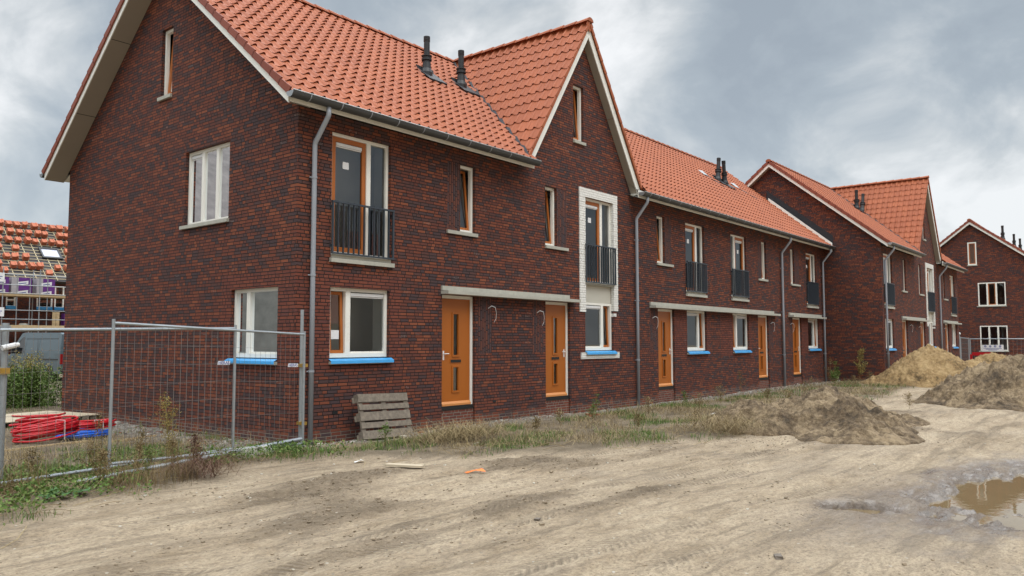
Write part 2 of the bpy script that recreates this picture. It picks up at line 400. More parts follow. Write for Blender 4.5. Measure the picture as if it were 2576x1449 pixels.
    if cross:
        c=ox+CC
        for sg in (-1,1):
            VF=MB(); z=5.98; prev=None; i=0
            while z<10.0:
                w_=.05+.035*((i*7)%3); X=c+sg*(10.02-z)/1.55; y=y0+(z-T0)/sl; nn=Vector((sg*.84,0,.545))
                P0=Vector((X,y,z))+nn*.055+Vector((sg*.03,0,0)); P1=P0+Vector((-sg*.54,0,.84))*w_
                if prev: VF.face([prev[0],P0,P1,prev[1]])
                prev=(P0,P1); z+=.11; i+=1
            B(VF,'valley_flashing',M['lead'])
    # ---- verges
    def vboard(mb,X,a,b,th=.022):       # board along the slope at gable plane X, between yy a..b (rising)
        for (ya,yb) in ((a,RY),(DEP-a,RY)):
            segs=max(1,int(abs(yb-ya)/2.2)); 
            for i in range(segs):
                p,q=ya+(yb-ya)*i/segs,ya+(yb-ya)*(i+1)/segs-(.004 if yb>ya else -.004)*(i<segs-1)
                f=lambda y:Sf(min(y,DEP-y))
                mb.face([(X,y0+p,f(p)),(X,y0+q,f(q)),(X,y0+q,f(q)+.22),(X,y0+p,f(p)+.22)]); mb.face([(X+th,y0+p,f(p)),(X+th,y0+q,f(q)),(X+th,y0+q,f(q)+.22),(X+th,y0+p,f(p)+.22)])
                mb.face([(X,y0+p,f(p)),(X+th,y0+p,f(p)),(X+th,y0+q,f(q)),(X,y0+q,f(q))]); mb.face([(X,y0+p,f(p)),(X+th,y0+p,f(p)),(X+th,y0+p,f(p)+.22),(X,y0+p,f(p)+.22)])
    for on,X,sg in ((left,x0-ovl,-1),(right,x1+.25,1)):
        if not on: continue
        V=MB(); vboard(V,X,-.34,RY); B(V,'verge_board',M['fascia'])
        SO=MB(); xa,xb=(X+.022,x0-.001) if sg<0 else (x1+.001,X-.022)
        for (ya,yb) in ((-.34,RY),(DEP+.34,RY)):
            segs=3
            for i in range(segs):
                p,q=ya+(yb-ya)*i/segs,ya+(yb-ya)*(i+1)/segs-.012*(1 if yb>ya else -1)*(i<segs-1)
                f=lambda y:Sf(min(y,DEP-y))+.004
                SO.face([(xa,y0+p,f(p)),(xb,y0+p,f(p)),(xb,y0+q,f(q)),(xa,y0+q,f(q))])
            f=Sf(-.34); yy=y0+ya; 
            zb=5.75-(6.0-S0)
            yw=y0 if ya<0 else y0+DEP
            SO.face([(xa,yy,f+.004),(xa,yw,f+.3),(xa,yw,zb),(xa,yy,zb-.0)]) if f>zb else None
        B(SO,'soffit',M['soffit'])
        E=MB(); rows=int(round(L/GAU)); g=L/rows
        for sgn,yb in ((1,y0-.40),(-1,y0+DEP+.40)):
            o=Vector((X,yb,T0-.40*sl)); s_=Vector((0,cy*sgn,sy)); n_=Vector((0,-sy*sgn,cy))
            for r in range(rows):
                a,b=r*g-.02,(r+1)*g-.005
                for xa,xb in (((X-.035) if sg<0 else X+.005,(X-.005) if sg<0 else X+.035),):
                    P=[o+s_*a+n_*.062,o+s_*b+n_*.03,o+s_*b-n_*.085,o+s_*a-n_*.075]
                    A=[Vector((xa,q.y,q.z)) for q in P]; Bq=[Vector((xb,q.y,q.z)) for q in P]
                    uvq=[(900+r+.5,.5+yb)]*4
                    E.face(A,uvq); E.face(Bq[::-1],uvq)
                    for k in range(4): E.face([A[k],Bq[k],Bq[(k+1)%4],A[(k+1)%4]],uvq)
        B(E,'verge_tiles',M['tile2'])
    if cross:
        c=ox+CC; V=MB(); SO=MB(); yf=y0-.22; ln=2.40
        for sg in (-1,1):
            f=lambda d:Sc(d)
            for i in range(2):
                a,b=ln*(1-i*.5),ln*(1-(i+1)*.5)+(.006 if i==0 else 0)
                for yy in (yf,yf+.022): V.face([(c+sg*a,yy,f(a)),(c+sg*b,yy,f(b)),(c+sg*b,yy,f(b)+.32),(c+sg*(a+.0),yy,f(a)+.32)])
                V.face([(c+sg*a,yf,f(a)),(c+sg*b,yf,f(b)),(c+sg*b,yf+.022,f(b)),(c+sg*a,yf+.022,f(a))])
                SO.face([(c+sg*a,yf+.022,f(a)+.004),(c+sg*b,yf+.022,f(b)+.004),(c+sg*b,y0,f(b)+.004),(c+sg*a,y0,f(a)+.004)])
            V.face([(c+sg*ln,yf,f(ln)),(c+sg*ln,yf,f(ln)+.32),(c+sg*(ln+.2),yf,f(ln)+.02),(c+sg*(ln+.15),yf,f(ln)-.04)])
            V.box(F,c+sg*ln,c+sg*(ln+.14),0,.215,f(ln)-.04,f(ln)+.15)
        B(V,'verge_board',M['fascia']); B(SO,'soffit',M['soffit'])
        CR=MB(); an=math.atan(1.55); cx,sx_=math.cos(an),math.sin(an); Lc=2.62/cx
        for sg in (-1,1):
            def urc(s0,s1):
                z=10.02-1.55*2.62+s1*sx_; ym=(z-T0)/sl+.35
                return [(-.24,min(max(ym,.28),RY))]
            tiles(CR,Vector((c+sg*2.62,y0,10.02-1.55*2.62)),Vector((0,1,0)),Vector((-sg*cx,0,sx_)),Vector((sg*sx_,0,cx)),Lc,urc,rowfix=400+50*sg,ph=(.04 if sg<0 else .5))
        o=B(CR,'roof',[M['tile'],M['tile2']]); tag(o,'steep cross gable roof slopes')
        E=MB(); rows=int(round(Lc/GAU)); g=Lc/rows
        for sg in (-1,1):
            o=Vector((c+sg*2.62,0,10.02-1.55*2.62)); s_=Vector((-sg*cx,0,sx_)); n_=Vector((sg*sx_,0,cx))
            for r in range(rows):
                a,b=r*g-.02,(r+1)*g-.005; P=[o+s_*a+n_*.045,o+s_*b+n_*.025,o+s_*b-n_*.045,o+s_*a-n_*.045]
                A=[Vector((q.x,y0-.275,q.z)) for q in P]; Bq=[Vector((q.x,y0-.245,q.z)) for q in P]; uvq=[(700+r+.5,.5+sg)]*4
                E.face(A,uvq); E.face(Bq,uvq)
                for k in range(4): E.face([A[k],Bq[k],Bq[(k+1)%4],A[(k+1)%4]],uvq)
        E.face([(c-.17,y0-.262,9.93),(c,y0-.262,10.16),(c+.17,y0-.262,9.93),(c,y0-.262,9.75)],[(.5,.5)]*4)
        B(E,'verge_tiles',M['tile'])
    # ---- eaves and gutter
    g0,g1=gut if gut else (sx-.04,ex)
    gs=[(g0,g1)] if not cross else [(g0,c-2.47),(c+2.25,g1)]
    dz=S0-6.0
    def eaves(a,b,yw,sg):          # sg: outward sign along y
        FA=MB(); G=MB(); a2=max(a,sx+.03) if left else a; b2=min(b,ex); o_=lambda d:yw+sg*d
        a3=max(a2,x0) if left else a2; FA.face([(a3,o_(.001),5.89+dz),(b2,o_(.001),5.89+dz),(b2,o_(.315),5.755+dz),(a3,o_(.315),5.755+dz)])
        FA.box(lambda u,n_,z:Vector((u,o_(n_),z)),a2,b2,.315,.338,5.75+dz,5.96+dz)
        B(FA,'eaves_board',M['fascia'])
        r_=.098; yc,zc_=o_(.440),5.888+dz; ps=[(yc+r_*math.cos(t),zc_+r_*math.sin(t)) for t in [math.pi+math.pi*k/10 for k in range(11)]]
        for (p,q) in zip(ps,ps[1:]): G.face([(a,p[0],p[1]),(b,p[0],p[1]),(b,q[0],q[1]),(a,q[0],q[1])])
        yo=yc+sg*r_; G.prism((a,yo,zc_+.006),(b,yo,zc_+.006),.012,6,mi=1)
        G.face([(a,p[0],p[1]) for p in ps],None,1); G.face([(b,p[0],p[1]) for p in ps],None,1)
        k=a+.35
        while k<b-.1:
            rr=r_+.005; q_=[(yc+rr*math.cos(t),zc_+rr*math.sin(t)) for t in [math.pi+math.pi*j/8 for j in range(9)]]
            for (p,q) in zip(q_,q_[1:]): G.face([(k,p[0],p[1]),(k+.022,p[0],p[1]),(k+.022,q[0],q[1]),(k,q[0],q[1])],None,2)
            k+=.66
        B(G,'gutter',[M['zinc'],M['zincl'],M['pvc']])
    for a,b in gs: eaves(a,b,y0,-1)
    eaves(g0,ex,y0+DEP,1)
    if pipe is not None:
        D=MB(); X=pipe; yw=y0-.085
        D.tube([(X+.02,y0-.43,5.80+dz),(X+.02,y0-.43,5.67+dz),(X+.02,y0-.42,5.64+dz),(X,yw-.01,5.23+dz),(X,yw,5.18+dz),(X,yw,3.0),(X,yw,.02)],.043,10)
        do=B(D,'downpipe',M['pvc'],smooth=True)
        for zz in (1.25,2.9,4.6):
            Q=MB(); Q.prism((X,yw,zz),(X,yw,zz+.035),.051,10); Q.box(F,X-.012,X+.012,0,.05,zz+.008,zz+.026); Q.prism((X-.075,yw+.03,zz+.018),(X-.04,yw+.03,zz+.018),.012,6)
            B(Q,'pipe_clamp',M['pvc'],do)
    # ---- windows, doors and the rest
    ctx=dict(H=H,B=B,F=F,inv=inv,y0=y0,ox=ox)
    for fn,args in FE['parts']: fn(ctx,*args)
    gctx=dict(H=H,B=B,F=gf,inv=inv,y0=y0,ox=ox)
    for g in gwin: gwindow(gctx,*g)
    for (vx,vy,tilt,hh) in vents: vent(ctx,vx,vy,T0+sl*vy,tilt,hh,sl)
    return H
def sub(ctx,mb,nm,mt,par,smooth=False): return ctx['B'](mb,nm,mt,par,smooth)
def rect_frame(mb,F,a,b,c,d,w,n0,n1,bot=None):
    bot=w if bot is None else bot
    mb.box(F,a,a+w,n0,n1,c,d); mb.box(F,b-w,b,n0,n1,c,d); mb.box(F,a+w,b-w,n0,n1,d-w,d); mb.box(F,a+w,b-w,n0,n1,c,c+bot)
def pane(ctx,win,F,a,b,c,d,n_): 
    g=MB(); g.face([F(a,n_,c),F(b,n_,c),F(b,n_,d),F(a,n_,d)]); return sub(ctx,g,'pane',M['glass'],win)
def sash(ctx,win,F,a,b,c,d,tilt=0.0,w=.055,n0=-.165,n1=-.115,mt='sash'):
    tt=math.tan(R(tilt)); F2=(lambda u,n_,z:F(u,n_-(z-c)*tt,z)) if tilt else F
    s_=MB(); rect_frame(s_,F2,a,b,c,d,w,n0,n1); sub(ctx,s_,'sash',M[mt],win); pane(ctx,win,F2,a+w,b-w,c+w,d-w,(n0+n1)/2)
def ventstrip(ctx,win,F,a,b,d): 
    s_=MB(); s_.box(F,a+.01,b-.01,-.13,-.085,d-.075,d-.02); s_.box(F,a+.01,b-.01,-.13,-.100,d-.10,d-.078); sub(ctx,s_,'vent_strip',M['white'],win)
def sticker(ctx,win,F,u,z,n_,s=.11):
    s_=MB(); s_.box(F,u,u+s*1.1,n_,n_+.002,z,z+s); 
    o=sub(ctx,s_,'sticker',M['paper'],win)
def bluesill(ctx,win,F,a,b,z):
    s_=MB(); s_.face([F(a-.02,.0,z+.01),F(b+.06,.0,z+.01),F(b+.06,.07,z-.025),F(a-.02,.07,z-.025)]); s_.face([F(a-.02,.07,z-.025),F(b+.06,.07,z-.025),F(b+.06,.075,z-.075),F(a-.02,.075,z-.075)])
    s_.box(F,a,b,-.11,0,z-.02,z+.009); sub(ctx,s_,'sill_foil',M['blue'],win)
    t=MB(); t.box(F,a-.015,b+.05,-.01,.066,z-.085,z-.032); sub(ctx,t,'sill',M['sill'],win)
FRN=(-.15,-.075)
def ground_window(ctx,a,b,leafside,F=None,c=1.46,d=2.745,foil=True,orange=True,stick=False):
    F=F or ctx['F']; w=.062; W=MB(); c2=c+.03
    rect_frame(W,F,a,b,c2,d,w,*FRN,bot=.075); lw=.34
    if leafside=='L': m0,m1=a+w+lw,a+w+lw+.11; la,lb=a+w,m0; ga,gb=m1,b-w
    else: m1,m0=b-w-lw,b-w-lw-.11; la,lb=m1,b-w; ga,gb=a+w,m0
    W.box(F,m0,m1,FRN[0],FRN[1],c2+.075,d-w)
    win=ctx['B'](W,'window',M['cream'])
    P=MB(); P.box(F,ga,gb,-.145,-.09,c2+.075,c2+.105); sub(ctx,P,'glazing_bead',M['cream'],win)
    pane(ctx,win,F,ga,gb,c2+.1,d-w,-.12); 
    if orange: sash(ctx,win,F,la+.008,lb-.008,c2+.08,d-w-.008,2.6); ventstrip(ctx,win,F,ga,gb,d-w)
    else: pane(ctx,win,F,la,lb,c2+.1,d-w,-.12)
    if stick: sticker(ctx,win,F,la+.05,c2+.33,-.115,.16)
    if foil: bluesill(ctx,win,F,a,b,c)
    inner_reveal(ctx,F,a,b,c,d)
    if orange:
        m_=MB(); u0=ga+(gb-ga)*.12; m_.box(F,u0,u0+.5,-.9,-1.05,c-.2,c+.42); m_.box(F,u0+.05,u0+.45,-.86,-.9,c-.1,c+.36); ctx['B'](m_,'radiator',M['white'])
def french_window(ctx,a,b,leafside,c=3.33,d=5.55,slab=True,rail=True):
    F=ctx['F']; w=.06; W=MB(); lw=.80*(b-a)/1.4; rect_frame(W,F,a,b,c,d,w,*FRN)
    if leafside=='L': m0,m1=a+w+lw,a+w+lw+.10; la,lb=a+w,m0; ga,gb=m1,b-w
    else: m1,m0=b-w-lw,b-w-lw-.10; la,lb=m1,b-w; ga,gb=a+w,m0
    W.box(F,m0,m1,FRN[0],FRN[1],c+w,d-w); win=ctx['B'](W,'window',M['cream'])
    pane(ctx,win,F,ga,gb,c+w,d-w,-.12); sash(ctx,win,F,la+.006,lb-.006,c+w+.006,d-w-.006,0,.085,-.15,-.095); ventstrip(ctx,win,F,la+.09,lb-.10,d-w-.085)
    sticker(ctx,win,F,la+.27,d-.62,-.118,.13); inner_reveal(ctx,F,a,b,c,d)
    if slab:
        s_=MB(); s_.box(F,a,b+.0,-.12,.03,c-.06,c-.001); s_.box(F,a-.03,b+.07,-.05,.06,c-.145,c-.07); sub(ctx,s_,'sill',M['sill'],win)
    else:
        s_=MB(); s_.box(F,a,b,-.12,.02,c-.05,c-.001); sub(ctx,s_,'sill',M['sill'],win)
    if rail:
        r_=MB(); ra,rb,rz0,rz1=a-.03,b+.04,c+.0,4.27; n0,n1=.045,.075
        r_.box(F,ra,rb,n0-.008,n1+.008,rz1-.02,rz1+.012); r_.box(F,ra,rb,n0-.004,n1+.004,rz0,rz0+.03)
        r_.box(F,ra,ra+.035,n0,n1,rz0+.03,rz1-.02); r_.box(F,rb-.035,rb,n0,n1,rz0+.03,rz1-.02)
        k=12; 
        for i in range(1,k): 
            u=ra+.0175+(rb-ra-.035)*i/k; r_.box(F,u-.008,u+.008,n0-.004,n1+.004,rz0+.03,rz1-.02)
        for zz in (rz0+.12,rz1-.12): r_.box(F,ra,ra+.02,0,n0,zz,zz+.05); r_.box(F,rb-.02,rb,0,n0,zz,zz+.05)
        ctx['B'](r_,'balcony_railing',M['rail'])
def inner_reveal(ctx,F,a,b,c,d):
    m_=MB(); m_.box(F,b-.045,b+.02,-.155,-.42,c,d); m_.box(F,a-.02,a+.03,-.155,-.42,c,d); m_.box(F,a+.03,b-.045,-.155,-.42,d-.02,d+.05); m_.box(F,a+.03,b-.045,-.155,-.44,c,c+.05); ctx['B'](m_,'inner_reveal',M['plaster'])
def slit_window(ctx,a,b,c=4.09,d=5.53,sill=None,tilt=5.5,F=None):
    F=F or ctx['F']; w=.06; W=MB(); rect_frame(W,F,a,b,c,d,w,*FRN); win=ctx['B'](W,'window',M['cream'])
    sash(ctx,win,F,a+w+.005,b-w-.005,c+w+.01,d-w-.01,tilt,.05,-.16,-.115)
    sa,sb=sill or (a,b); s_=MB(); s_.box(F,sa-.02,sb+.05,-.08,.05,c-.075,c-.004); sub(ctx,s_,'sill',M['sill'],win)
def gwindow(ctx,a,b,c,d,kind):
    F=ctx['F']
    if kind=='slit': slit_window(ctx,a,b,c,d,None,4)
    elif kind=='slitB':
        W=MB(); rect_frame(W,F,a,b,c,d,.07,-.08,.012); win=ctx['B'](W,'window',M['cream']); sash(ctx,win,F,a+.075,b-.075,c+.075,d-.075,0,.05,-.07,-.02)
        s_=MB(); s_.box(F,a-.03,b+.05,.013,.05,c-.06,c-.004); sub(ctx,s_,'sill',M['sill'],win)
    elif kind=='ground': ground_window(ctx,a,b,'R',F,c,d,True,False)
    else:
        w=.062; W=MB(); fn=FRN if kind!='B4' else (-.08,.012); rect_frame(W,F,a,b,c,d,w,*fn); W3=(b-a-2*w-.18)/3
        for i in (1,2): u=a+w+i*W3+(i-1)*.09; W.box(F,u,u+.09,fn[0],fn[1],c+w,d-w)
        win=ctx['B'](W,'window',M['cream'])
        for i in range(3):
            u=a+w+i*(W3+.09)
            if kind=='B4' and i==1 and c>3: sash(ctx,win,F,u+.005,u+W3-.005,c+w,d-w,0,.05,-.07,-.02)
            else: pane(ctx,win,F,u,u+W3,c+w,d-w,fn[0]+.04)
        if kind!='B4': ventstrip(ctx,win,F,a+w+2*(W3+.09),b-w,d-w)
        s_=MB(); s_.box(F,a-.03,b+.09,-.08,.055,c-.07,c-.004); sub(ctx,s_,'sill',M['sill'],win)
def door(ctx,a,b,handle='L'):
    F=ctx['F']; zb,zt=.42,2.735; w=.065; D=MB(); la,lb=a+w+.004,b-w-.004; lz0,lz1=zb+.045,zt-w-.004
    cu=(la+lb)/2; hw=.115; g=.072
    s1=(lz1-.93*1.0-.28+.0,lz1-.28); s1=(lz1-1.21,lz1-.28); s2=(lz1-1.95,lz1-1.39)
    # leaf with two glazed slots
    us=[la,cu-g,cu+g,lb]; zs=[lz0,s2[0]+.04,s2[1]-.04,s1[0]+.04,s1[1]-.04,lz1]
    for i in range(3):
        for j in range(5):
            if i==1 and j in (1,3): continue
            D.box(F,us[i],us[i+1],-.135,-.095,zs[j],zs[j+1])
    d=ctx['B'](D,'door',M['door'])
    T=MB()
    for s_ in (s1,s2): rect_frame(T,F,cu-hw,cu+hw,s_[0],s_[1],.038,-.096,-.078)
    T.box(F,cu-.17,cu+.17,-.094,-.086,s1[0]-.125,s1[0]-.045); sub(ctx,T,'moulding',M['door'],d)
    for s_ in (s1,s2): pane(ctx,d,F,cu-g,cu+g,s_[0]+.03,s_[1]-.03,-.115)
    L=MB(); L.box(F,cu-.155,cu+.155,-.087,-.082,s1[0]-.115,s1[0]-.055); sub(ctx,L,'letter_slot',M['black'],d)
    Wb=MB(); Wb.face([F(la,-.094,lz0+.075),F(lb,-.094,lz0+.075),F(lb,-.05,lz0+.03),F(la,-.05,lz0+.03)]); Wb.box(F,la,lb,-.094,-.05,lz0-.01,lz0+.03); sub(ctx,Wb,'weatherboard',M['sashl'],d)
    hx=la+.07 if handle=='L' else lb-.07; hh=MB(); sg=1 if handle=='L' else -1
    hh.prism(F(hx,-.094,lz0+1.06),F(hx,-.045,lz0+1.06),.010,8); hh.prism(F(hx,-.05,lz0+1.06),F(hx+sg*.12,-.05,lz0+1.06),.010,8); hh.box(F,hx-.02,hx+.02,-.094,-.088,lz0+.93,lz0+1.12); sub(ctx,hh,'handle',M['white'],d)
    Fr=MB(); Fr.box(F,a,a+w,-.15,-.075,zb,zt); Fr.box(F,b-w,b,-.15,-.075,zb,zt); Fr.box(F,a+w,b-w,-.15,-.075,zt-w,zt); sub(ctx,Fr,'door_frame',M['cream'],d)
    Tb=MB(); Tb.box(F,a,b,-.16,-.03,zb-.045,zb-.002); Tb.box(F,a,b,-.16,-.05,zb-.001,zb+.03); sub(ctx,Tb,'threshold',M['black'],d)
    St=MB(); St.box(F,a+.005,b-.005,-.14,-.045,GZ,zb-.05); ctx['B'](St,'door_step',[M['stepb']])
def canopy(ctx,a,b,a2=None,b2=None):
    F=ctx['F']; c=MB(); c.box(F,a,b,0.001,.05,2.825,2.915); c.box(F,a2 if a2 is not None else a,b2 if b2 is not None else b,0.001,.215,2.745,2.815)
    k=a+2.3
    ctx['B'](c,'door_canopy',M['sill'])
    if a2 is None or True:
        t=MB(); t.box(F,a+.0,a+.05,.216,.22,2.755,2.80)
def joint(ctx,x):
    c=MB(); c.box(ctx['F'],x-.006,x+.006,0.0005,.0022,-.2,5.74); ctx['B'](c,'movement_joint',M['black'])
def lampwire(ctx,x,z,dirn):
    F=ctx['F']; c=MB(); c.tube([F(x,0,z),F(x+.04*dirn,.06,z+.05),F(x+.12*dirn,.10,z+.02),F(x+.17*dirn,.09,z-.10),F(x+.18*dirn,.07,z-.22),F(x+.13*dirn,.06,z-.30)],[.009,.009,.008,.004,.004,.003],6); ctx['B'](c,'cable',M['white'])
def ventbrick(ctx,x,z):
    c=MB(); c.box(ctx['F'],x,x+.11,0.001,.006,z,z+.05); ctx['B'](c,'vent_brick',M['black'])
def surround(ctx,o):
    F=ctx['F']; s=MB(); a,b,c,d=o+8.52,o+10.34,2.53,5.73; ia,ib,it=o+8.78,o+10.14,5.5; n0,n1=0.001,.028
    H=.0615; z=c; i=0
    s.box(F,a,b,n0,n1,it+.0,d)
    while z<it-.01:
        z1=min(z+H,it); t=(i%2)*.012; s.box(F,a+.004*(i%2),ia+.004,-.074,n1-.003*(i%2),z+.0012,z1-.0012)
        if z>c+.0: s.box(F,ib-.004,b-.004*(i%2),-.074,n1-.003*(i%2),z+.0012,z1-.0012)
        z=z1; i+=1
    s.box(F,ib-.004,b-.1,-.074,n1,c-.09,c-.001); 
    ctx['B'](s,'window_surround',M['brickW'])
    t=MB(); t.box(F,o+8.56,o+10.38,n0,.026,1.335,1.372); 
    k=o+8.56
    while k<o+10.38-.03: t.box(F,k+.002,min(k+.0615,o+10.38)-.002,n0,.03,1.373,1.50); k+=.0615
    ctx['B'](t,'window_surround',M['brickW'])
    p=MB(); p.box(F,ia,ib,-.14,-.085,2.79,3.235); ctx['B'](p,'panel',M['cream2'])
def vent(ctx,x,y,zt,tilt,hh,sl):
    c=MB(); b=Vector((x,ctx['y0']+y,zt+.02)); ax=Vector((math.sin(R(tilt)),0,math.cos(R(tilt)))) 
    f=MB(); a0=math.atan(sl); s_=Vector((0,math.cos(a0),math.sin(a0))); nn=Vector((0,-math.sin(a0),math.cos(a0)))
    q=lambda u,s,h: b+Vector((1,0,0))*u+s_*s+nn*h
    f.face([q(-.22,-.36,.068),q(.42,-.36,.068),q(.34,.16,.062),q(-.22,.16,.062)]); f.face([q(-.24,.16,.062),q(.34,.16,.062),q(.34,.24,.12),q(-.28,.24,.12)])
    f.face([q(-.22,-.36,.068),q(.42,-.36,.068),q(.42,-.38,.0),q(-.22,-.38,.0)])
    fo=ctx['B'](f,'roof_flashing',M['lead'])
    c.lathe(b-ax*.05,[(.15,0),(.15,.12),(.115,.22),(.10,.38),(.10,.43)],14,axis=ax)
    c.lathe(b+ax*(.38),[(.13,0),(.13,.05),(.11,.06),(.11,.09),(.135,.10),(.135,.125),(.078,.13),(.076,hh-.52),(.084,hh-.51),(.084,hh-.49),(.076,hh-.485),(.084,hh-.475),(.084,hh-.45),(.076,hh-.445),(.084,hh-.435),(.084,hh-.385),(.06,hh-.38)],14,axis=ax)
    ctx['B'](c,'vent_pipe',M['black'],smooth=False)
M['sashl']=simple('weatherboard_paint',(.60,.24,.07),.5,.05,4)
M['cream2']=simple('cream_panel',(.56,.54,.46),.5,.02,2)
M['stepb']=mat('step_brick',brick_fn(False,'base'))
# ------------------------------------------------------------------ facade features per dwelling type (o = block origin)
def featA(o):     # end house: big window left, door right
    return dict(holes=[(o+.735,o+2.13,1.46,2.745),(o+.73,o+2.13,3.27,5.55),(o+4.09,o+4.56,4.085,5.53),(o+3.56,o+4.57,GZ,2.735)],
      zones=[(o-.5,o+2.42,1.25,3.0,2),(o+3.70,o+4.09,4.085,5.53,1),(o+4.66,o+5.12,1.52,2.735,1)],
      parts=[(ground_window,(o+.735,o+2.13,'L',None,1.46,2.745,True,True,True)),(french_window,(o+.73,o+2.13,'L')),
             (slit_window,(o+4.09,o+4.56,4.09,5.53,(o+3.70,o+4.56))),(door,(o+3.56,o+4.57,'L')),(canopy,(o+3.52,o+5.828)),
             (lampwire,(o+5.0,2.50,1)),(joint,(o+5.83,)),(ventbrick,(o+.82,.50)),(ventbrick,(o+5.15,.45))])
def featB(o):
    return dict(holes=[(o+8.78,o+10.14,1.46,5.5),(o+7.09,o+7.56,4.085,5.53),(o+7.09,o+8.10,GZ,2.735)],holes_up=[(o+8.30,o+8.76,6.90,8.35)],
      zones=[(o+7.56,o+7.98,4.085,5.53,1),(o+6.58,o+7.00,1.52,2.735,1),(o+8.5,o+8.78,1.3,2.53,2),(o+10.14,o+10.4,1.3,2.53,2)],
      parts=[(ground_window,(o+8.78,o+10.14,'R',None,1.52,2.785)),(french_window,(o+8.78,o+10.14,'L',3.285,5.5,False)),
             (slit_window,(o+7.09,o+7.56,4.09,5.53,(o+7.09,o+7.95))),(slit_window,(o+8.30,o+8.76,6.90,8.35,None,5)),(door,(o+7.09,o+8.10,'R')),
             (canopy,(o+5.832,o+8.03,o+5.832,o+8.27)),(surround,(o,)),(lampwire,(o+6.75,2.45,1)),(ventbrick,(o+6.45,.45))])
def featC(o):
    return dict(holes=[(o+12.57,o+13.58,GZ,2.735),(o+14.41,o+15.79,1.46,2.745),(o+14.39,o+15.70,3.27,5.50),(o+12.57,o+13.04,4.085,5.49)],
      zones=[(o+13.04,o+13.46,4.085,5.49,1),(o+12.08,o+12.57,1.52,2.735,1),(o+13.58,o+16.02,1.3,2.745,2)],
      parts=[(door,(o+12.57,o+13.58,'R')),(ground_window,(o+14.41,o+15.79,'R')),(french_window,(o+14.39,o+15.70,'L',3.33,5.50)),
             (slit_window,(o+12.57,o+13.04,4.09,5.49,(o+12.57,o+13.46))),(canopy,(o+12.08,o+16.798)),(lampwire,(o+12.25,2.45,1)),(joint,(o+16.80,)),(joint,(o+11.45,))])
def featD(o):
    return dict(holes=[(o+20.03,o+21.04,GZ,2.735),(o+17.82,o+19.20,1.46,2.745),(o+17.77,o+19.08,3.27,5.50),(o+20.49,o+20.94,4.085,5.49)],
      zones=[(o+20.15,o+20.49,4.085,5.49,1),(o+21.04,o+21.46,1.52,2.735,1),(o+16.8,o+19.45,1.3,2.745,2)],
      parts=[(door,(o+20.03,o+21.04,'L')),(ground_window,(o+17.82,o+19.20,'L')),(french_window,(o+17.77,o+19.08,'R',3.33,5.50)),
             (slit_window,(o+20.49,o+20.94,4.09,5.49,(o+20.15,o+20.94))),(canopy,(o+16.802,o+21.50,o+16.802,o+21.72)),(lampwire,(o+21.25,2.45,1)),(joint,(o+22.42,))])
def featE(o):
    return dict(holes=[(o+23.55,o+24.56,GZ,2.735),(o+25.35,o+26.72,1.46,2.745),(o+25.29,o+26.55,3.27,5.50),(o+23.47,o+23.90,4.085,5.49)],
      zones=[(o+23.90,o+24.42,4.085,5.49,1),(o+23.1,o+23.55,1.52,2.735,1),(o+24.56,o+26.95,1.3,2.745,2)],
      parts=[(door,(o+23.55,o+24.56,'R')),(ground_window,(o+25.35,o+26.72,'R')),(french_window,(o+25.29,o+26.55,'L',3.33,5.50)),
             (slit_window,(o+23.47,o+23.90,4.09,5.49,(o+23.47,o+24.42))),(canopy,(o+23.1,o+26.95,o+23.1,o+27.1)),(lampwire,(o+23.3,2.45,1))])
FEAT=dict(A=featA,B=featB,C=featC,D=featD,E=featE)
GZONES=[(-.1,2.3,1.25,3.0,2)]
GA='brick terraced houses with orange tiled roofs'
YB=-2.36; XB=27.6; OB=27.2
house('brick_house','end terraced brick house with tall windowed gable wall behind the mesh fence','%s'%GA,0,5.83,0,0,'A',left=True,gwin=[(.50,1.97,1.46,2.735,'ground'),(2.13,3.74,4.09,5.58,'three'),(4.39,4.86,6.93,8.39,'slit')],vents=[(5.69,2.65,0,1.0)],pipe=.29,gut=(-.49,5.83))
house('brick_house','brick house with steep pointed cross gable and white painted window surround, nearest the camera',GA,5.83,11.45,0,0,'B',vents=[(6.99,2.68,0,1.0)],pipe=11.26,gut=(5.83,11.45))
house('brick_house','mid-terrace brick house just right of the white window surround, under an unbroken roof',GA,11.45,16.80,0,0,'C')
h4=house('brick_house','mid-terrace brick house whose roof has missing tiles round the first leaning vent pipe',GA,16.80,22.42,0,0,'D',pipe=22.34)
house('brick_house','last brick house of the near row, tucked against the projecting gable wall',GA,22.42,XB,0,0,'E',pipe=27.18,gut=(22.42,XB-.02),vents=[(22.72,2.68,8,1.0),(23.12,2.55,-5,1.0)])
house('brick_house','brick house with blank side gable that steps forward at the end of the near row',GA,XB,OB+5.83,YB,OB,'A',left=True,ovl=.26,pipe=XB+.3,gut=(XB-.3,OB+5.83))
house('brick_house','far brick terraced house with steep cross gable behind the sand pile',GA,OB+5.83,OB+11.4,YB,OB,'B',pipe=OB+11.4,gut=(OB+5.83,OB+11.4),vents=[(34.1,2.72,2,1.0),(35.0,2.70,14,1.0)])
FEAT['F']=lambda o:{k:[q for q in v] for k,v in featE(o).items()}
house('brick_house','short last brick house of the far row, right of the far cross gable',GA,OB+11.4,43.8,YB,43.8-27.35,'F',right=True)
house('brick_house','detached-looking brick house facing us with attic, upper and lower gable windows beyond the far fence',GA,51.4,72,-6.57,0,None,left=True,ovl=.22,sl=.78,S0=5.88,T0=6.13,
      gwin=[(4.33,4.84,6.80,8.30,'slitB'),(2.78,4.33,4.09,5.60,'B4'),(2.77,4.31,1.18,2.79,'B4')],vents=[(55,3.27,0,1.0),(60.5,3.27,0,1.0),(63.8,3.27,0,1.0)])
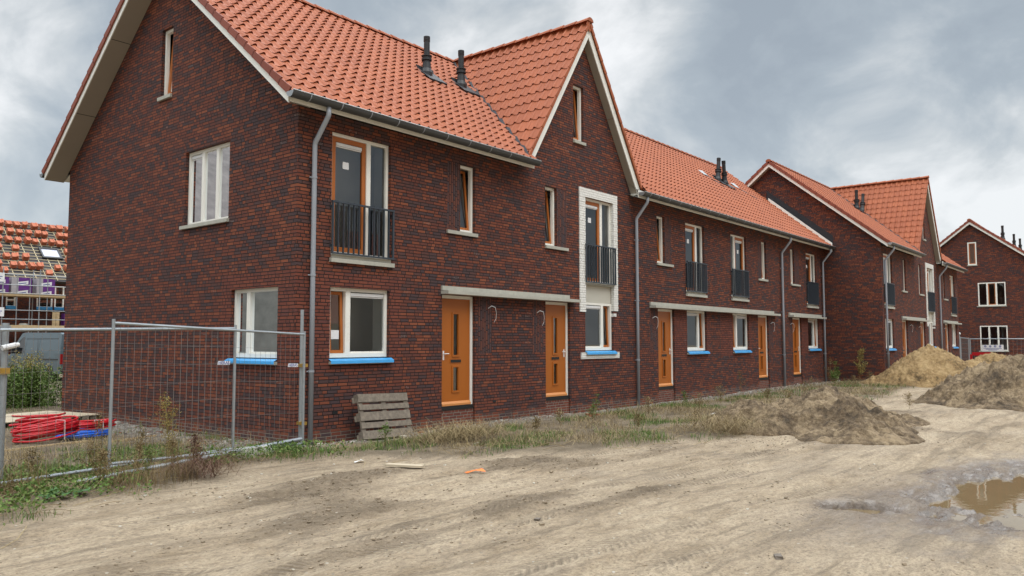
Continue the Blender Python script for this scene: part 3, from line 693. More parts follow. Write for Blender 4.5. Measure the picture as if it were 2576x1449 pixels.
# ================================================================== noise helpers
def _h(ix,iy,s): 
    n_=(ix*374761393+iy*668265263+s*974634777)&0xffffffff; n_=((n_^(n_>>13))*1274126177)&0xffffffff; return ((n_^(n_>>16))&0xffff)/65535.0
def vn(x,y,s=0):
    x=np.asarray(x,float); y=np.asarray(y,float); ix=np.floor(x).astype(np.int64); iy=np.floor(y).astype(np.int64); fx=x-ix; fy=y-iy; fx=fx*fx*(3-2*fx); fy=fy*fy*(3-2*fy)
    return (_h(ix,iy,s)*(1-fx)+_h(ix+1,iy,s)*fx)*(1-fy)+(_h(ix,iy+1,s)*(1-fx)+_h(ix+1,iy+1,s)*fx)*fy
def fbm(x,y,o=4,s=0,g=.5):
    t=0;a=1;n_=0
    for i in range(o): t=t+a*vn(x*2**i,y*2**i,s+i); n_+=a; a*=g
    return t/n_
sm=lambda a,b,x: (lambda t:t*t*(3-2*t))(np.clip((x-a)/(b-a),0,1))
VX=[-30,-12,-5,-4,-2.9,-2.3,-1.2,0,.6,2.7,4.9,8,14,27,60]; VY=[-3,-3,-2.45,-2.15,-1.95,-1.45,-1.5,-2.0,-3.1,-4.1,-4.9,-4.8,-4.4,-4.2,-4.2]
def vegmask(x,y):
    b=np.interp(x,VX,VY)+(fbm(x*.9,y*.9,3,5)-.5)*1.5
    return sm(-.35,.35,y-b)
def puddle(x,y):
    a=np.sqrt(((x-2.98)/1.95)**2+((y+9.86+.04*(x-2.7))/.62)**2)+(fbm(x*2.2,y*4.4,5,21,.62)-.5)*1.25
    b=np.sqrt((((x-.80)*.63-(y+8.80)*.77)/.32)**2+(((x-.80)*.77+(y+8.80)*.63)/.22)**2)+(fbm(x*4,y*4,3,23)-.5)*.7
    return a,b
def gh(x,y):
    z=.03+(fbm(x*.35,y*.5,3,1)-.5)*.10
    v=vegmask(x,y); z=z+v*.05*sm(-.1,-1.0,y)+v*(fbm(x*2.2,y*2.2,3,7)-.5)*.06
    sand=1-v
    # ruts running along the street
    yy=y+.22*np.sin(x*.33+1)+.1*np.sin(x*.9)+.06*x
    for i,(c,wd,dp) in enumerate(((-4.0,.18,.055),(-4.7,.15,.05),(-5.9,.22,.05),(-6.5,.12,.04),(-7.7,.2,.05),(-8.3,.14,.05),(-9.2,.2,.03))):
        k=np.exp(-((yy-c)/wd)**2); am=np.clip(fbm(x*.5+i*9,y*.3,3,30+i)*2.2-.7,0,1)
        z=z-k*dp*am*sand+np.exp(-((np.abs(yy-c)-wd*1.7)/(wd*.6))**2)*dp*.45*am*sand
    cl=clods(x,y); z=z+cl*(.02+.07*(fbm(x*9,y*9,3,11)-.35))
    z=z+(fbm(x*5,y*9,3,12)-.5)*.018+(fbm(x*14,y*20,2,13)-.5)*.010*sm(.2,.7,fbm(x*.8,y*1.1,2,14))
    a,b=puddle(x,y); z=np.where(a<1.6,np.maximum(z*sm(.9,1.6,a),.0)*1.0-.012,z); z=z-.07*sm(1.08,.75,a)-.17*sm(1.3,.9,b)-.03*sm(2.2,1.2,b)
    z=z+.025*np.exp(-((a-1.25)/.12)**2)*(fbm(x*6,y*12,3,44)-.3)
    far=sm(60,90,np.abs(x))+sm(60,90,np.abs(y)); return np.where(far>0,z*(1-np.clip(far,0,1)),z)
def clods(x,y):
    c=fbm(x*.75+3,y*1.25,4,40)
    m=np.exp(-(((x+1.9)/1.5)**2+((y+3.7)/.75)**2))+.9*np.exp(-(((x-.8)/1.2)**2+((y+4.3)/.5)**2))+.8*np.exp(-(((x+3.0)/1.6)**2+((y+5.0)/.45)**2))+.7*np.exp(-(((x+2.2)/2.4)**2+((y+6.1)/.28)**2))+.7*np.exp(-(((x-2.6)/1.8)**2+((y+5.2)/.5)**2))+.9*np.exp(-(((x-9)/4)**2+((y+6.4)/1.2)**2))+.6*np.exp(-(((x+.5)/3)**2+((y+6.7)/.3)**2))
    return np.clip((c+m*.55-.73)*4,0,1)*(1-vegmask(x,y)*.6)
def axis(segs):
    o=[]
    for a,b,s in segs: o+=list(np.arange(a,b-1e-6,s))
    return np.array(o+[segs[-1][1]])
xs=axis([(-400,-60,40),(-60,-16,2),(-16,-7,.25),(-7,7,.04),(7,16,.08),(16,34,.2),(34,70,.6),(70,400,30)])
ys=axis([(-400,-60,40),(-60,-14,2),(-14,-11,.2),(-11,-.6,.04),(-.6,2,.1),(2,16,.25),(16,60,1.2),(60,400,34)])
GXX,GYY=np.meshgrid(xs,ys); Z=gh(GXX,GYY)
nx,ny=len(xs),len(ys); V=np.stack([GXX.ravel(),GYY.ravel(),Z.ravel()],1)
i=np.arange(nx-1)[None,:]+np.arange(ny-1)[:,None]*nx; Fq=np.stack([i,i+1,i+nx+1,i+nx],-1).reshape(-1,4)
def npmesh(name,V,F,mats,parent=None,smooth=True):
    me=bpy.data.meshes.new(name); k=F.shape[1]; me.vertices.add(len(V)); me.vertices.foreach_set('co',V.astype(np.float32).ravel())
    me.loops.add(F.size); me.loops.foreach_set('vertex_index',F.astype(np.int32).ravel()); me.polygons.add(len(F)); me.polygons.foreach_set('loop_start',(np.arange(len(F))*k).astype(np.int32))
    for m_ in (mats if isinstance(mats,(list,tuple)) else [mats]): me.materials.append(m_)
    me.update(calc_edges=True); me.polygons.foreach_set('use_smooth',[smooth]*len(F)); me.validate(); return new_obj(name,me,parent)
def ground_fn(n,b):
    o=n.new('ShaderNodeTexCoord').outputs['Object']; at=n.new('ShaderNodeAttribute',attribute_name='mask'); sp=n.new('ShaderNodeSeparateColor'); n.l.new(at.outputs[0],sp.inputs[0])
    veg,wet,clod=sp.outputs[0],sp.outputs[1],sp.outputs[2]
    x,y,z=n.xyz(o); st=n.comb(n.m('MULTIPLY',x,.38),y,z)
    a=n.noise(st,1.1,10,.70,.5); c2=n.noise(st,5.5,8,.72,.4); g=n.noise(o,60,3,.7); g3=n.noise(n.comb(n.m('MULTIPLY',x,.6),y,z),17,5,.68,.3)
    k=n.m('ADD',n.m('MULTIPLY',a,.60),n.m('MULTIPLY',c2,.40))
    sand=n.ramp(k,[(.32,(.20,.145,.090)),(.41,(.32,.240,.152)),(.48,(.435,.338,.228)),(.56,(.515,.407,.280)),(.70,(.57,.458,.325))])
    sand=n.mix(n.m('MULTIPLY',n.step(g3,.56,.38),.42),sand,(.20,.157,.112))
    sk=n.noise(n.comb(n.m('MULTIPLY',x,.10),n.m('ADD',y,n.m('MULTIPLY',n.m('SINE',n.m('MULTIPLY',x,.33)),.22)),0.0),4.5,6,.6,.15)
    sand=n.mix(n.m('MULTIPLY',n.step(sk,.53,.63),.50),sand,(.175,.135,.092)); sand=n.mix(n.m('MULTIPLY',n.step(sk,.45,.36),.12),sand,(.60,.51,.37))
    g4=n.noise(n.comb(n.m('MULTIPLY',x,.7),y,z),42,6,.75,.5); sand=n.mix(n.m('MULTIPLY',n.step(g4,.52,.38),.52),sand,(.13,.098,.066)); sand=n.mix(n.m('MULTIPLY',n.step(g4,.58,.70),.35),sand,(.68,.60,.47))
    gray=n.mix(n.m('MULTIPLY',n.step(n.noise(o,.35,4,.6),.50,.68),.25),sand,(.27,.225,.18))
    soil=n.ramp(n.noise(o,7,6,.7),[(.3,(.095,.068,.044)),(.5,(.18,.133,.086)),(.7,(.28,.215,.145))])
    c=n.mix(n.m('MULTIPLY',clod,.68),gray,soil)
    vg=n.mix(n.step(n.noise(o,2.3,5,.6),.40,.62),(.105,.080,.050),(.20,.155,.10)); c=n.mix(n.m('MULTIPLY',veg,.82),c,vg)
    at2=n.new('ShaderNodeAttribute',attribute_name='rub'); rb=n.m('MULTIPLY',at2.outputs['Fac'],n.step(n.noise(o,6,5,.7),.36,.50)); c=n.mix(n.m('MULTIPLY',rb,.9),c,n.ramp(n.noise(o,45,5,.75),[(.35,(.12,.11,.095)),(.5,(.25,.235,.205)),(.65,(.42,.40,.35))]))
    wm=n.m('MULTIPLY',wet,n.m('ADD',.55,n.m('MULTIPLY',n.noise(st,3,5,.6),.9))); wm=n.m('MINIMUM',wm,1.0)
    c=n.mix(wm,c,n.mix(n.noise(st,6,5,.6),(.125,.095,.072),(.25,.20,.16)))
    # clusters of grit and straw flecks
    vo=n.new('ShaderNodeTexVoronoi'); n.put(vo.inputs['Vector'],o); vo.inputs['Scale'].default_value=16; cell=n.white(vo.outputs['Position'])
    fl=n.m('MULTIPLY',n.m('LESS_THAN',vo.outputs['Distance'],.22),n.m('GREATER_THAN',cell,.90)); c=n.mix(n.m('MULTIPLY',fl,.7),c,n.mix(n.white(n.vm('ADD',vo.outputs['Position'],(5,1,2))),(.05,.04,.03),(.62,.56,.46)))
    # tyre tread prints: chevrons in bands along the street
    yy=n.m('ADD',n.m('ADD',y,n.m('MULTIPLY',n.m('SINE',n.m('ADD',n.m('MULTIPLY',x,.33),1.0)),.22)),n.m('MULTIPLY',x,.06))
    tot=None
    for cc,wd in ((-4.05,.16),(-5.95,.17),(-6.55,.15),(-7.75,.16),(-8.35,.17)):
        d=n.m('ABSOLUTE',n.m('SUBTRACT',yy,cc)); band=n.step(d,wd,wd*.8)
        ch=n.m('SINE',n.m('MULTIPLY',n.m('ADD',x,n.m('MULTIPLY',d,1.1)),72.0)); q=n.m('MULTIPLY',n.m('MULTIPLY',ch,band),n.step(n.noise(n.vm('ADD',o,(cc*3,0,0)),.75,4,.6),.46,.56))
        tot=q if tot is None else n.m('ADD',tot,q)
    c=n.mix(n.m('MULTIPLY',n.step(tot,.15,-.6),.35),c,(.16,.12,.08))
    n.put(b.inputs['Base Color'],c)
    n.put(b.inputs['Roughness'],n.m('SUBTRACT',.95,n.m('MULTIPLY',n.m('MULTIPLY',wm,n.step(n.noise(st,7,5,.65),.40,.56)),.78))); b.inputs['Specular IOR Level'].default_value=.4
    n.put(b.inputs['Coat Weight'],n.m('MULTIPLY',n.m('MULTIPLY',wm,n.step(n.noise(st,5,6,.7),.44,.56)),.9)); b.inputs['Coat Roughness'].default_value=.12; b.inputs['Coat IOR'].default_value=1.4; n.put(b.inputs['Coat Normal'],n.bump(n.noise(st,9,4,.6),.03))
    h=n.m('ADD',n.m('ADD',n.m('MULTIPLY',c2,.055),n.m('ADD',n.m('MULTIPLY',g3,.050),n.m('MULTIPLY',g4,.022))),n.m('ADD',n.m('MULTIPLY',g,.010),n.m('MULTIPLY',tot,.018)))
    h=n.m('ADD',h,n.m('MULTIPLY',n.m('MULTIPLY',clod,n.noise(o,26,5,.7)),.05))
    n.put(b.inputs['Normal'],n.bump(h,1.0,.95))
M['ground']=mat('ground_sand',ground_fn)
G=npmesh('ground',V,Fq,M['ground']); tag(G,'sandy building site ground',None,None,'structure')
pa,pb=puddle(GXX,GYY); wet=np.maximum(sm(2.3,1.0,pa),sm(2.2,1.1,pb)); wet=np.maximum(wet,.85*np.exp(-(((GXX-1.0)/1.7)**2+((GYY+9.05)/.55)**2)))
near=sm(.75,.25,np.abs(GYY))*(GXX>-.1)*(GXX<27.6)
mk=np.stack([vegmask(GXX,GYY)*(1-near*.6),wet,clods(GXX,GYY),np.ones_like(wet)],-1).reshape(-1,4)
ca=G.data.color_attributes.new('mask','FLOAT_COLOR','POINT'); ca.data.foreach_set('color',mk.astype(np.float32).ravel())
rub=np.clip(sm(1.15,.35,-GYY+(fbm(GXX*1.1,GYY*2,3,9)-.5)*.9)*(GYY<.1)*(GXX>-.5)*(GXX<27)+sm(1.7,.6,-GXX+(fbm(GXX*1.1,GYY*1.1,3,19)-.5)*1.4)*(GXX<.1)*(GYY>-.6)*(GYY<10)*(GXX>-3),0,1)
ra=G.data.attributes.new('rub','FLOAT','POINT'); ra.data.foreach_set('value',rub.astype(np.float32).ravel())
def water_fn(n,b):
    o=n.new('ShaderNodeTexCoord').outputs['Object']; b.inputs['Roughness'].default_value=.03; b.inputs['IOR'].default_value=1.33; b.inputs['Specular IOR Level'].default_value=.5
    n.put(b.inputs['Base Color'],n.mix(n.noise(o,2,4,.6),(.15,.105,.052),(.19,.135,.07))); n.put(b.inputs['Normal'],n.bump(n.noise(o,7,2),.0006))
M['water']=mat('muddy_water',water_fn)
wz=MB()
for nm,(a,b_,c,d) in dict(big=(.3,5.2,-10.9,-9.0),small=(.35,1.4,-8.985,-8.3)).items():
    wz=MB(); wz.face([(a,c,-.052),(b_,c,-.052),(b_,d,-.052),(a,d,-.052)]); wo=wz.build('water',M['water']); tag(wo,'muddy rainwater puddle',None,None,'structure')
gz=lambda x,y: float(gh(np.array([x]),np.array([y]))[0])
# ================================================================== heaps
def heap_fn(lo,hi):
    def fn(n,b):
        o=n.new('ShaderNodeTexCoord').outputs['Object']; k=n.noise(o,1.6,7,.65,.4); k2=n.noise(o,9,6,.7)
        c=n.ramp(n.m('ADD',n.m('MULTIPLY',k,.6),n.m('MULTIPLY',k2,.4)),[(.38,tuple(q*.38 for q in lo)),(.47,lo),(.58,hi)]); n.put(b.inputs['Base Color'],c); b.inputs['Roughness'].default_value=.95  # darkest stop paints crevice shade into the soil colour
        n.put(b.inputs['Normal'],n.bump(n.m('ADD',n.m('MULTIPLY',k2,.12),n.m('MULTIPLY',n.noise(o,30,4,.7),.05)),1.0))
    return fn
M['heap_grey']=mat('grey_soil',heap_fn((.175,.120,.068),(.40,.295,.175))); M['heap_sand']=mat('yellow_sand',heap_fn((.32,.205,.088),(.48,.33,.158))); M['heap_dark']=mat('dark_soil',heap_fn((.13,.095,.06),(.25,.19,.12)))
def heap(label,mt,blobs,x0,x1,y0,y1,res=90,rough=.16,seed=3,sharp=1.3):
    X,Y=np.meshgrid(np.linspace(x0,x1,res),np.linspace(y0,y1,res)); H=np.zeros_like(X)
    for bx,by,ax,ay,h,an in blobs:
        c,s=math.cos(R(an)),math.sin(R(an)); u=((X-bx)*c+(Y-by)*s)/ax; v=(-(X-bx)*s+(Y-by)*c)/ay
        r=np.sqrt(u*u+v*v)*(1+.32*(fbm(X*.9+seed,Y*.9,3,seed)-.5)); H=np.maximum(H,h*np.clip(1-r**sharp,0,1))
    m_=np.clip(H*4,0,1); rg=1-np.abs(2*fbm(X*2.6,Y*2.6,4,seed+9)-1); H=H+m_*((fbm(X*1.8,Y*1.8,4,seed+2)-.5)*rough*1.8+(fbm(X*7,Y*7,4,seed+4,.6)-.5)*rough*1.9-(rg>.86)*(rg-.86)*rough*4.5)
    base=gh(X,Y); Hh=np.where(H<.012,-.06,H); V=np.stack([X.ravel(),Y.ravel(),(base+Hh).ravel()],1); n_=res
    i=np.arange(n_-1)[None,:]+np.arange(n_-1)[:,None]*n_; Fq=np.stack([i,i+1,i+n_+1,i+n_],-1).reshape(-1,4)
    keep=(Hh.ravel()[Fq]>-.05).any(1); Fq=Fq[keep]
    us,inv_=np.unique(Fq,return_inverse=True); V=V[us]; Fq=inv_.reshape(Fq.shape)
    o=npmesh('soil_heap',V,Fq,M[mt],None,True); tag(o,label,'soil heap'); return o
heap('low grey brown soil heap in front of the near row','heap_grey',[(8.4,-6.1,1.6,1.75,.80,-50),(7.6,-5.1,1.2,1.2,.50,-50),(7.3,-6.9,1.1,1.1,.34,-50),(10.2,-6.6,1.3,.9,.26,-20)],4.6,13,-9,-2.8,230,.15,3,1.5)
heap('tall pointed yellow sand pile in front of the far row','heap_sand',[(27.2,-4.2,2.6,2.2,1.62,-50),(28.5,-5.5,1.6,1.5,1.02,-50)],23.8,33,-8.6,-1.9,150,.14,13,1.15)
heap('large grey soil heap nearest the right edge of the photo','heap_grey',[(18.1,-8.2,2.5,2.3,1.36,-50),(19.3,-9.3,2.0,1.8,1.35,-50),(16.6,-8.4,1.6,1.3,.42,-40)],13.5,23.5,-12.5,-5,190,.2,23,1.35)
heap('dark soil heap behind the large grey one at the right edge','heap_dark',[(27,-9.3,2.6,2.2,1.35,-40)],23,31,-13,-6,80,.2,33,1.2)
heap('small tan soil heap just right of the yellow sand pile','heap_sand',[(33,-5.6,2.8,1.7,1.28,-40)],28.5,38,-9,-3.3,80,.16,43,1.2)
# ================================================================== vegetation
def leaf_mat(name,cols,tr=.25):
    def fn(n,b):
        g=n.new('ShaderNodeNewGeometry').outputs['Random Per Island']; n.put(b.inputs['Base Color'],n.ramp(g,[(i/(len(cols)-1),c) for i,c in enumerate(cols)])); b.inputs['Roughness'].default_value=.7; b.inputs['Specular IOR Level'].default_value=.25
    return mat(name,fn)
M['grass']=leaf_mat('grass_blades',[(.05,.10,.018),(.085,.17,.03),(.13,.21,.045),(.16,.17,.06)])
M['straw']=leaf_mat('dry_straw',[(.17,.12,.06),(.30,.22,.11),(.42,.33,.17),(.14,.095,.05),(.22,.17,.09)])
M['weedg']=leaf_mat('weed_leaves',[(.065,.115,.025),(.10,.165,.035),(.16,.21,.055)])
M['weedb']=leaf_mat('dry_weed',[(.10,.065,.035),(.18,.12,.055),(.26,.19,.08),(.12,.10,.04)])
M['weedy']=leaf_mat('yellow_weed',[(.30,.25,.07),(.34,.26,.07),(.20,.18,.06),(.30,.20,.06)])
M['weedr']=leaf_mat('reddish_dead_weed',[(.09,.045,.032),(.14,.075,.05),(.18,.11,.07)])
def blades(name,P,Hh,Wd,lean,mt,par=None):
    n_=len(P); an=rng.uniform(0,2*math.pi,n_); d=np.stack([np.cos(an),np.sin(an),np.zeros(n_)],1); pa_=an+math.pi/2+rng.normal(0,.5,n_); w_=np.stack([np.cos(pa_),np.sin(pa_),np.zeros(n_)],1)*Wd[:,None]*.5
    up=np.array([0,0,1.0]); mid=P+up*(Hh*.55)[:,None]+d*(Hh*lean*.35)[:,None]; tip=P+up*(Hh*np.clip(1-lean*.35,.1,1))[:,None]+d*(Hh*lean)[:,None]
    V=np.stack([P-w_,P+w_,mid+w_*.8,mid-w_*.8,tip+w_*.1,tip-w_*.1],1).reshape(-1,3); b_=np.arange(n_)[:,None]*6
    Fq=np.concatenate([b_+np.array([0,1,2,3]),b_+np.array([3,2,4,5])],0); return npmesh(name,V,Fq,M[mt],par,False)
def scatter(n_,fn,x0,x1,y0,y1):
    X=rng.uniform(x0,x1,n_*3); Y=rng.uniform(y0,y1,n_*3); k=rng.uniform(0,1,n_*3)<fn(X,Y); X,Y=X[k][:n_],Y[k][:n_]; return X,Y
def inb(X,Y):  # keep out of the houses
    return ~(((X>-.02)&(X<27.6)&(Y>-.03)&(Y<9.3))|((X>27.5)&(X<44)&(Y>-2.4)))
def vden(X,Y,s,lo,hi): return vegmask(X,Y)*sm(lo,hi,fbm(X*1.1,Y*1.4,4,s))*inb(X,Y)*(1-.95*sm(1.45,.75,-Y+.5*(fbm(X*1.2,Y*2,2,8)-.5))*(X>-.1))
parts=[]
for (n_,x0,x1,y0,y1) in ((15000,-6,3,-3.5,3),(10000,3,12,-5.5,-.1),(8000,12,28,-5.5,-.1),(3000,-6,3,3,14),(1500,28,50,-8,-2.5)):
    parts.append(scatter(n_,lambda X,Y:vden(X,Y,60,.52,.64),x0,x1,y0,y1))
X=np.concatenate([p[0] for p in parts]); Y=np.concatenate([p[1] for p in parts]); Hh=(rng.gamma(4,.017,len(X))+.015)*(.5+.9*fbm(X*1.3,Y*1.3,2,66)); dist=np.hypot(X+8,Y+11)
o=blades('grass',np.stack([X,Y,gh(X,Y)-.005],1),Hh,np.clip(.0035+dist*.00035,.004,.02),rng.uniform(.1,.8,len(X)),'grass'); tag(o,'short green grass tufts along the house fronts',None,None,'stuff')
parts=[]
for (n_,x0,x1,y0,y1) in ((9000,-6,3,-3.5,3),(8000,3,12,-5.5,-.2),(8000,12,28,-5.5,-.2),(2500,-6,3,3,14),(1200,28,50,-8,-2.5)):
    parts.append(scatter(n_,lambda X,Y:np.clip(vden(X,Y,80,.38,.62)*1.0,0,1),x0,x1,y0,y1))
X=np.concatenate([p[0] for p in parts]); Y=np.concatenate([p[1] for p in parts]); Hh=rng.gamma(3,.036,len(X))+.02; dist=np.hypot(X+8,Y+11)
o=blades('dry_grass',np.stack([X,Y,gh(X,Y)-.003],1),Hh,np.clip(.002+dist*.00022,.003,.012),rng.uniform(.4,2.6,len(X)),'straw'); tag(o,'flattened dry straw and dead grass in the weedy strip',None,None,'stuff')
# low leafy weeds by the fence
def leaves(name,P,size,mt,par=None,updir=.6):
    n_=len(P); a=rng.normal(0,1,(n_,3)); a[:,2]=np.abs(a[:,2])*updir; a/=np.linalg.norm(a,axis=1)[:,None]; b_=np.cross(a,rng.normal(0,1,(n_,3))); b_/=np.linalg.norm(b_,axis=1)[:,None]
    a=a*size[:,None]; b_=b_*(size*.32)[:,None]; V=np.stack([P,P+a*.5+b_,P+a,P+a*.5-b_],1).reshape(-1,3); Fq=np.arange(n_)[:,None]*4+np.array([0,1,2,3]); return npmesh(name,V,Fq,M[mt],par,False)
X,Y=scatter(30000,lambda X,Y:vden(X,Y,90,.40,.56)*sm(.8,-1.2,Y)*sm(.3,-1.2,X),-6,.3,-3.4,2); o=leaves('ground_weeds',np.stack([X,Y,gh(X,Y)+rng.uniform(0,.15,len(X))],1),rng.uniform(.018,.055,len(X)),'weedg'); tag(o,'low leafy green weeds under the mesh fence',None,None,'stuff')
X,Y=scatter(5200,lambda X,Y:vden(X,Y,100,.42,.60)*sm(.9,-.6,Y)*(X<-2.0+.5*np.sin(Y*5)),-5.6,-1.2,-2.6,1)
o=blades('dead_stalks',np.stack([X,Y,gh(X,Y)],1),rng.gamma(5,.065,len(X)),np.full(len(X),.0038),rng.uniform(.05,.7,len(X)),'weedb'); tag(o,'thin brown dead stalks standing round the fence base',None,None,'stuff')
def weed(x,y,h,mt,label,nb=14,spread=.35,lf=260,name='tall_weed',cat='weed',size=.022,stem='weedb',group=None,tap=1.0):
    z=gz(x,y); T=thing(name,label,cat,group,(x,y,z)); S=MB(); pts=[]; lean=rng.normal(0,.06,2)
    top=np.array([lean[0]*h,lean[1]*h,h]); S.prism((0,0,-.03),top*.5,.006*max(h,.5),5,r1=.0045*h); S.prism(top*.5,top,.0045*h,4,r1=.0015)
    P=[]
    for i in range(nb):
        t=rng.uniform(.12,.95); a=rng.uniform(0,6.28); L=spread*h*(1.05-t*tap)*rng.uniform(.5,1.1); s0=top*t; e=s0+np.array([math.cos(a)*L*.75,math.sin(a)*L*.75,L*rng.uniform(.7,1.3)])
        S.prism(s0,e,.003,4,r1=.0012,cap=False); k=int(lf/nb); tt=rng.uniform(.1,1.05,k)[:,None]; P.append(s0+(e-s0)*tt+rng.normal(0,.016+.02*h,(k,3)))
    S.build('stem',M[stem],T); P=np.concatenate(P); P[:,2]=np.maximum(P[:,2],.01); leaves('foliage',P,rng.uniform(.5,1.3,len(P))*size,mt,T); return T
weed(-2.62,-.95,1.02,'weedy','tallest yellow weed with feathery side branches behind the overlapping fence mesh',22,.36,900,size=.02,stem='weedy')
weed(-3.18,.1,.80,'weedb','brown feathery weed behind the mesh, left of the tall yellow one',14,.32,420,size=.02)
weed(-2.25,-.25,.62,'weedb','small brown weed close right of the tall yellow one',12,.34,320,size=.02)
weed(-2.9,.5,.55,'weedb','faint brown weed in front of the gable brickwork, between two taller ones',10,.34,260,size=.018)
weed(-2.75,-1.75,.50,'weedr','dark reddish dead weed bending over beside the sand track',26,.55,420,size=.03,stem='weedr')
weed(-3.3,-1.4,.42,'weedb','bushy brown weed in front of the tall yellow one at the fence foot',20,.5,480,size=.022)
weed(-3.75,-1.5,.38,'weedb','scrubby olive brown weed left of the fence post',18,.5,420,size=.022)
weed(6.9,-1.55,.55,'weedg','leggy green weed in front of the second orange door',12,.5,120,size=.03)
weed(27.0,-.55,1.0,'weedg','green weed climbing beside the last downpipe of the near row',14,.3,420,size=.05)
weed(27.05,-1.5,1.45,'weedy','tall bushy yellow green weed against the blank side gable',26,.35,900,size=.05)
weed(25.2,-.9,1.1,'weedb','thin brown weed before the last orange door of the near row',12,.3,300,size=.04)
weed(15.6,-1.2,.85,'weedb','pale dry forked weed between the third door and its window',12,.4,160,size=.03)
weed(22.6,-1.8,.7,'weedg','green leafy weed at the foot of the third downpipe',14,.45,320,size=.05)
for k,(x,y,h,mt_,l) in enumerate(((-3.05,-1.75,.48,'weedb','bushy olive brown weed before the loose scaffold tube, left of the reddish dead one'),(-3.35,-1.85,.40,'weedg','low green weed at the front edge of the fence weeds'),(-2.55,-1.45,.36,'weedb','short brown weed right of the reddish dead one'),(-3.9,-1.75,.42,'weedb','brown weed between the fence post and the broad leaved plant'),(-2.7,-.2,.5,'weedb','thin brown weed just behind the tall yellow one'),(-4.2,-.6,.4,'weedb','sparse brown weed behind the left fence panel'),(-3.5,-.5,.45,'weedb','sparse brown weed behind the leftmost upright of the right fence panel'))):
    weed(x,y,h,mt_,l,26,.6,620,size=.02)
for k,(x,y,h,mt_) in enumerate(((.7,-1.5,.32,'weedg'),(3.3,-2.6,.3,'weedb'),(4.6,-2.2,.38,'straw'),(5.7,-3.3,.3,'weedb'),(7.9,-2.3,.45,'straw'),(9.6,-2.7,.45,'weedb'),(12.1,-2.1,.5,'straw'),(13.6,-2.8,.4,'weedb'),(17.2,-2.6,.5,'weedb'),(19.6,-2.0,.45,'straw'),(21.2,-2.9,.5,'weedb'),(24.1,-2.7,.55,'weedb'),(6.2,-1.9,.35,'weedg'),(10.9,-1.7,.4,'weedg'),(29.5,-3.3,.7,'weedb'),(30.5,-7.2,.6,'straw'),(5.9,-4.4,.4,'straw'),(11.2,-4.3,.5,'straw'),(14.6,-6.2,.4,'straw'))):
    weed(x,y,h,mt_,'low scraggly weed clump on the verge along the near row',16,.75,300,size=.028,stem='weedb',group='scraggly weed clumps on the verge')
def brush(x,y,rx,ry,h,n_,label,mt_):
    X=x+rng.normal(0,rx*.5,n_); Y=y+rng.normal(0,ry*.5,n_); o=blades('dry_brush',np.stack([X,Y,gh(X,Y)+rng.uniform(0,h,n_)],1),rng.uniform(.15,.45,n_),np.full(n_,.005),rng.uniform(1.2,3.0,n_),mt_); tag(o,label,'brushwood')
brush(1.95,-2.0,.85,.4,.10,1300,'matted heap of tan dry brushwood lying right of the pallet','straw')
brush(6.3,-4.9,.7,.5,.18,900,'pale dry brushwood at the left foot of the low soil heap','straw')
brush(-2.75,-1.95,.3,.2,.12,300,'reddish tangle of dead stalks before the raised scaffold tube','weedr')
# big bush behind the fence
T=thing('bush','large feathery green bush with yellow tips, in front of the grey van','bush',None,(.35,12.3,gz(.35,12.3))); S=MB(); P=[];Pt=[]
for i in range(130):
    a=rng.uniform(0,6.28); r_=abs(rng.normal(0,.5)); b0=np.array([math.cos(a)*r_*1.1,math.sin(a)*r_,0]); h=rng.uniform(.7,1.6)*(1-.2*r_); t_=b0*1.45+np.array([rng.normal(0,.12),rng.normal(0,.12),h])
    S.prism(b0,t_,.006,4,r1=.002,cap=False); k=120; tt=rng.uniform(.05,1,k)[:,None]; q=b0+(t_-b0)*tt+rng.normal(0,.085,(k,3))*(1.2-tt*.75); q[:,2]=np.maximum(q[:,2],.02)
    m_=q[:,2]<1.02+rng.normal(0,.12,k); P.append(q[m_]); Pt.append(q[~m_])
S.build('stem',M['weedg'],T); P=np.concatenate(P); Pt=np.concatenate(Pt); leaves('foliage',P,rng.uniform(.03,.075,len(P)),'weedg',T); leaves('seed_heads',Pt,rng.uniform(.02,.05,len(Pt)),'weedy',T)
for i,(x,y,h,l) in enumerate(((-.7,11.6,.9,'low green bush left of the big feathery one, behind the hose coils'),(1.6,12.6,.7,'low straw-tipped bush between the big feathery bush and the house corner'))):
    weed(x,y,h,'weedg' if i==0 else 'straw',l,30,.7,1100,'bush','bush',.05,tap=.7)
# broad-leaved plant at the left edge
T=thing('broad_leaf_plant','low plant with large round green leaves at the edge of the sand','plant',None,(-4.42,-1.95,gz(-4.42,-1.95)))
M['bigleaf']=simple('big_leaf',(.055,.135,.035),.6,.25,14)
for (dx,dy,an,s,tl) in ((-.04,.08,.3,.115,.6),(.22,-.10,-.5,.085,.5),(.0,-.16,-1.3,.085,.35),(-.15,-.14,2.2,.07,.4)):
    L=MB(); c0=Vector((dx,dy,.06)); ring=[]; 
    for k in range(14):
        a=2*math.pi*k/14; rr=s*(1-.16*math.cos(a)+.05*math.sin(5*a)); p=Vector((math.cos(a+an)*rr,math.sin(a+an)*rr,0)); p.z=math.cos(a)*s*tl*.5-.03+.012*math.sin(3*a); ring.append(c0+p)
    for k in range(14): L.face([c0+Vector((0,0,-.02)),ring[k],ring[(k+1)%14]])
    L.tube([Vector((0,0,-.05)),c0*.6+Vector((0,0,.02)),c0+Vector((0,0,-.02))],.005,5); L.build('leaf',M['bigleaf'],T,True)
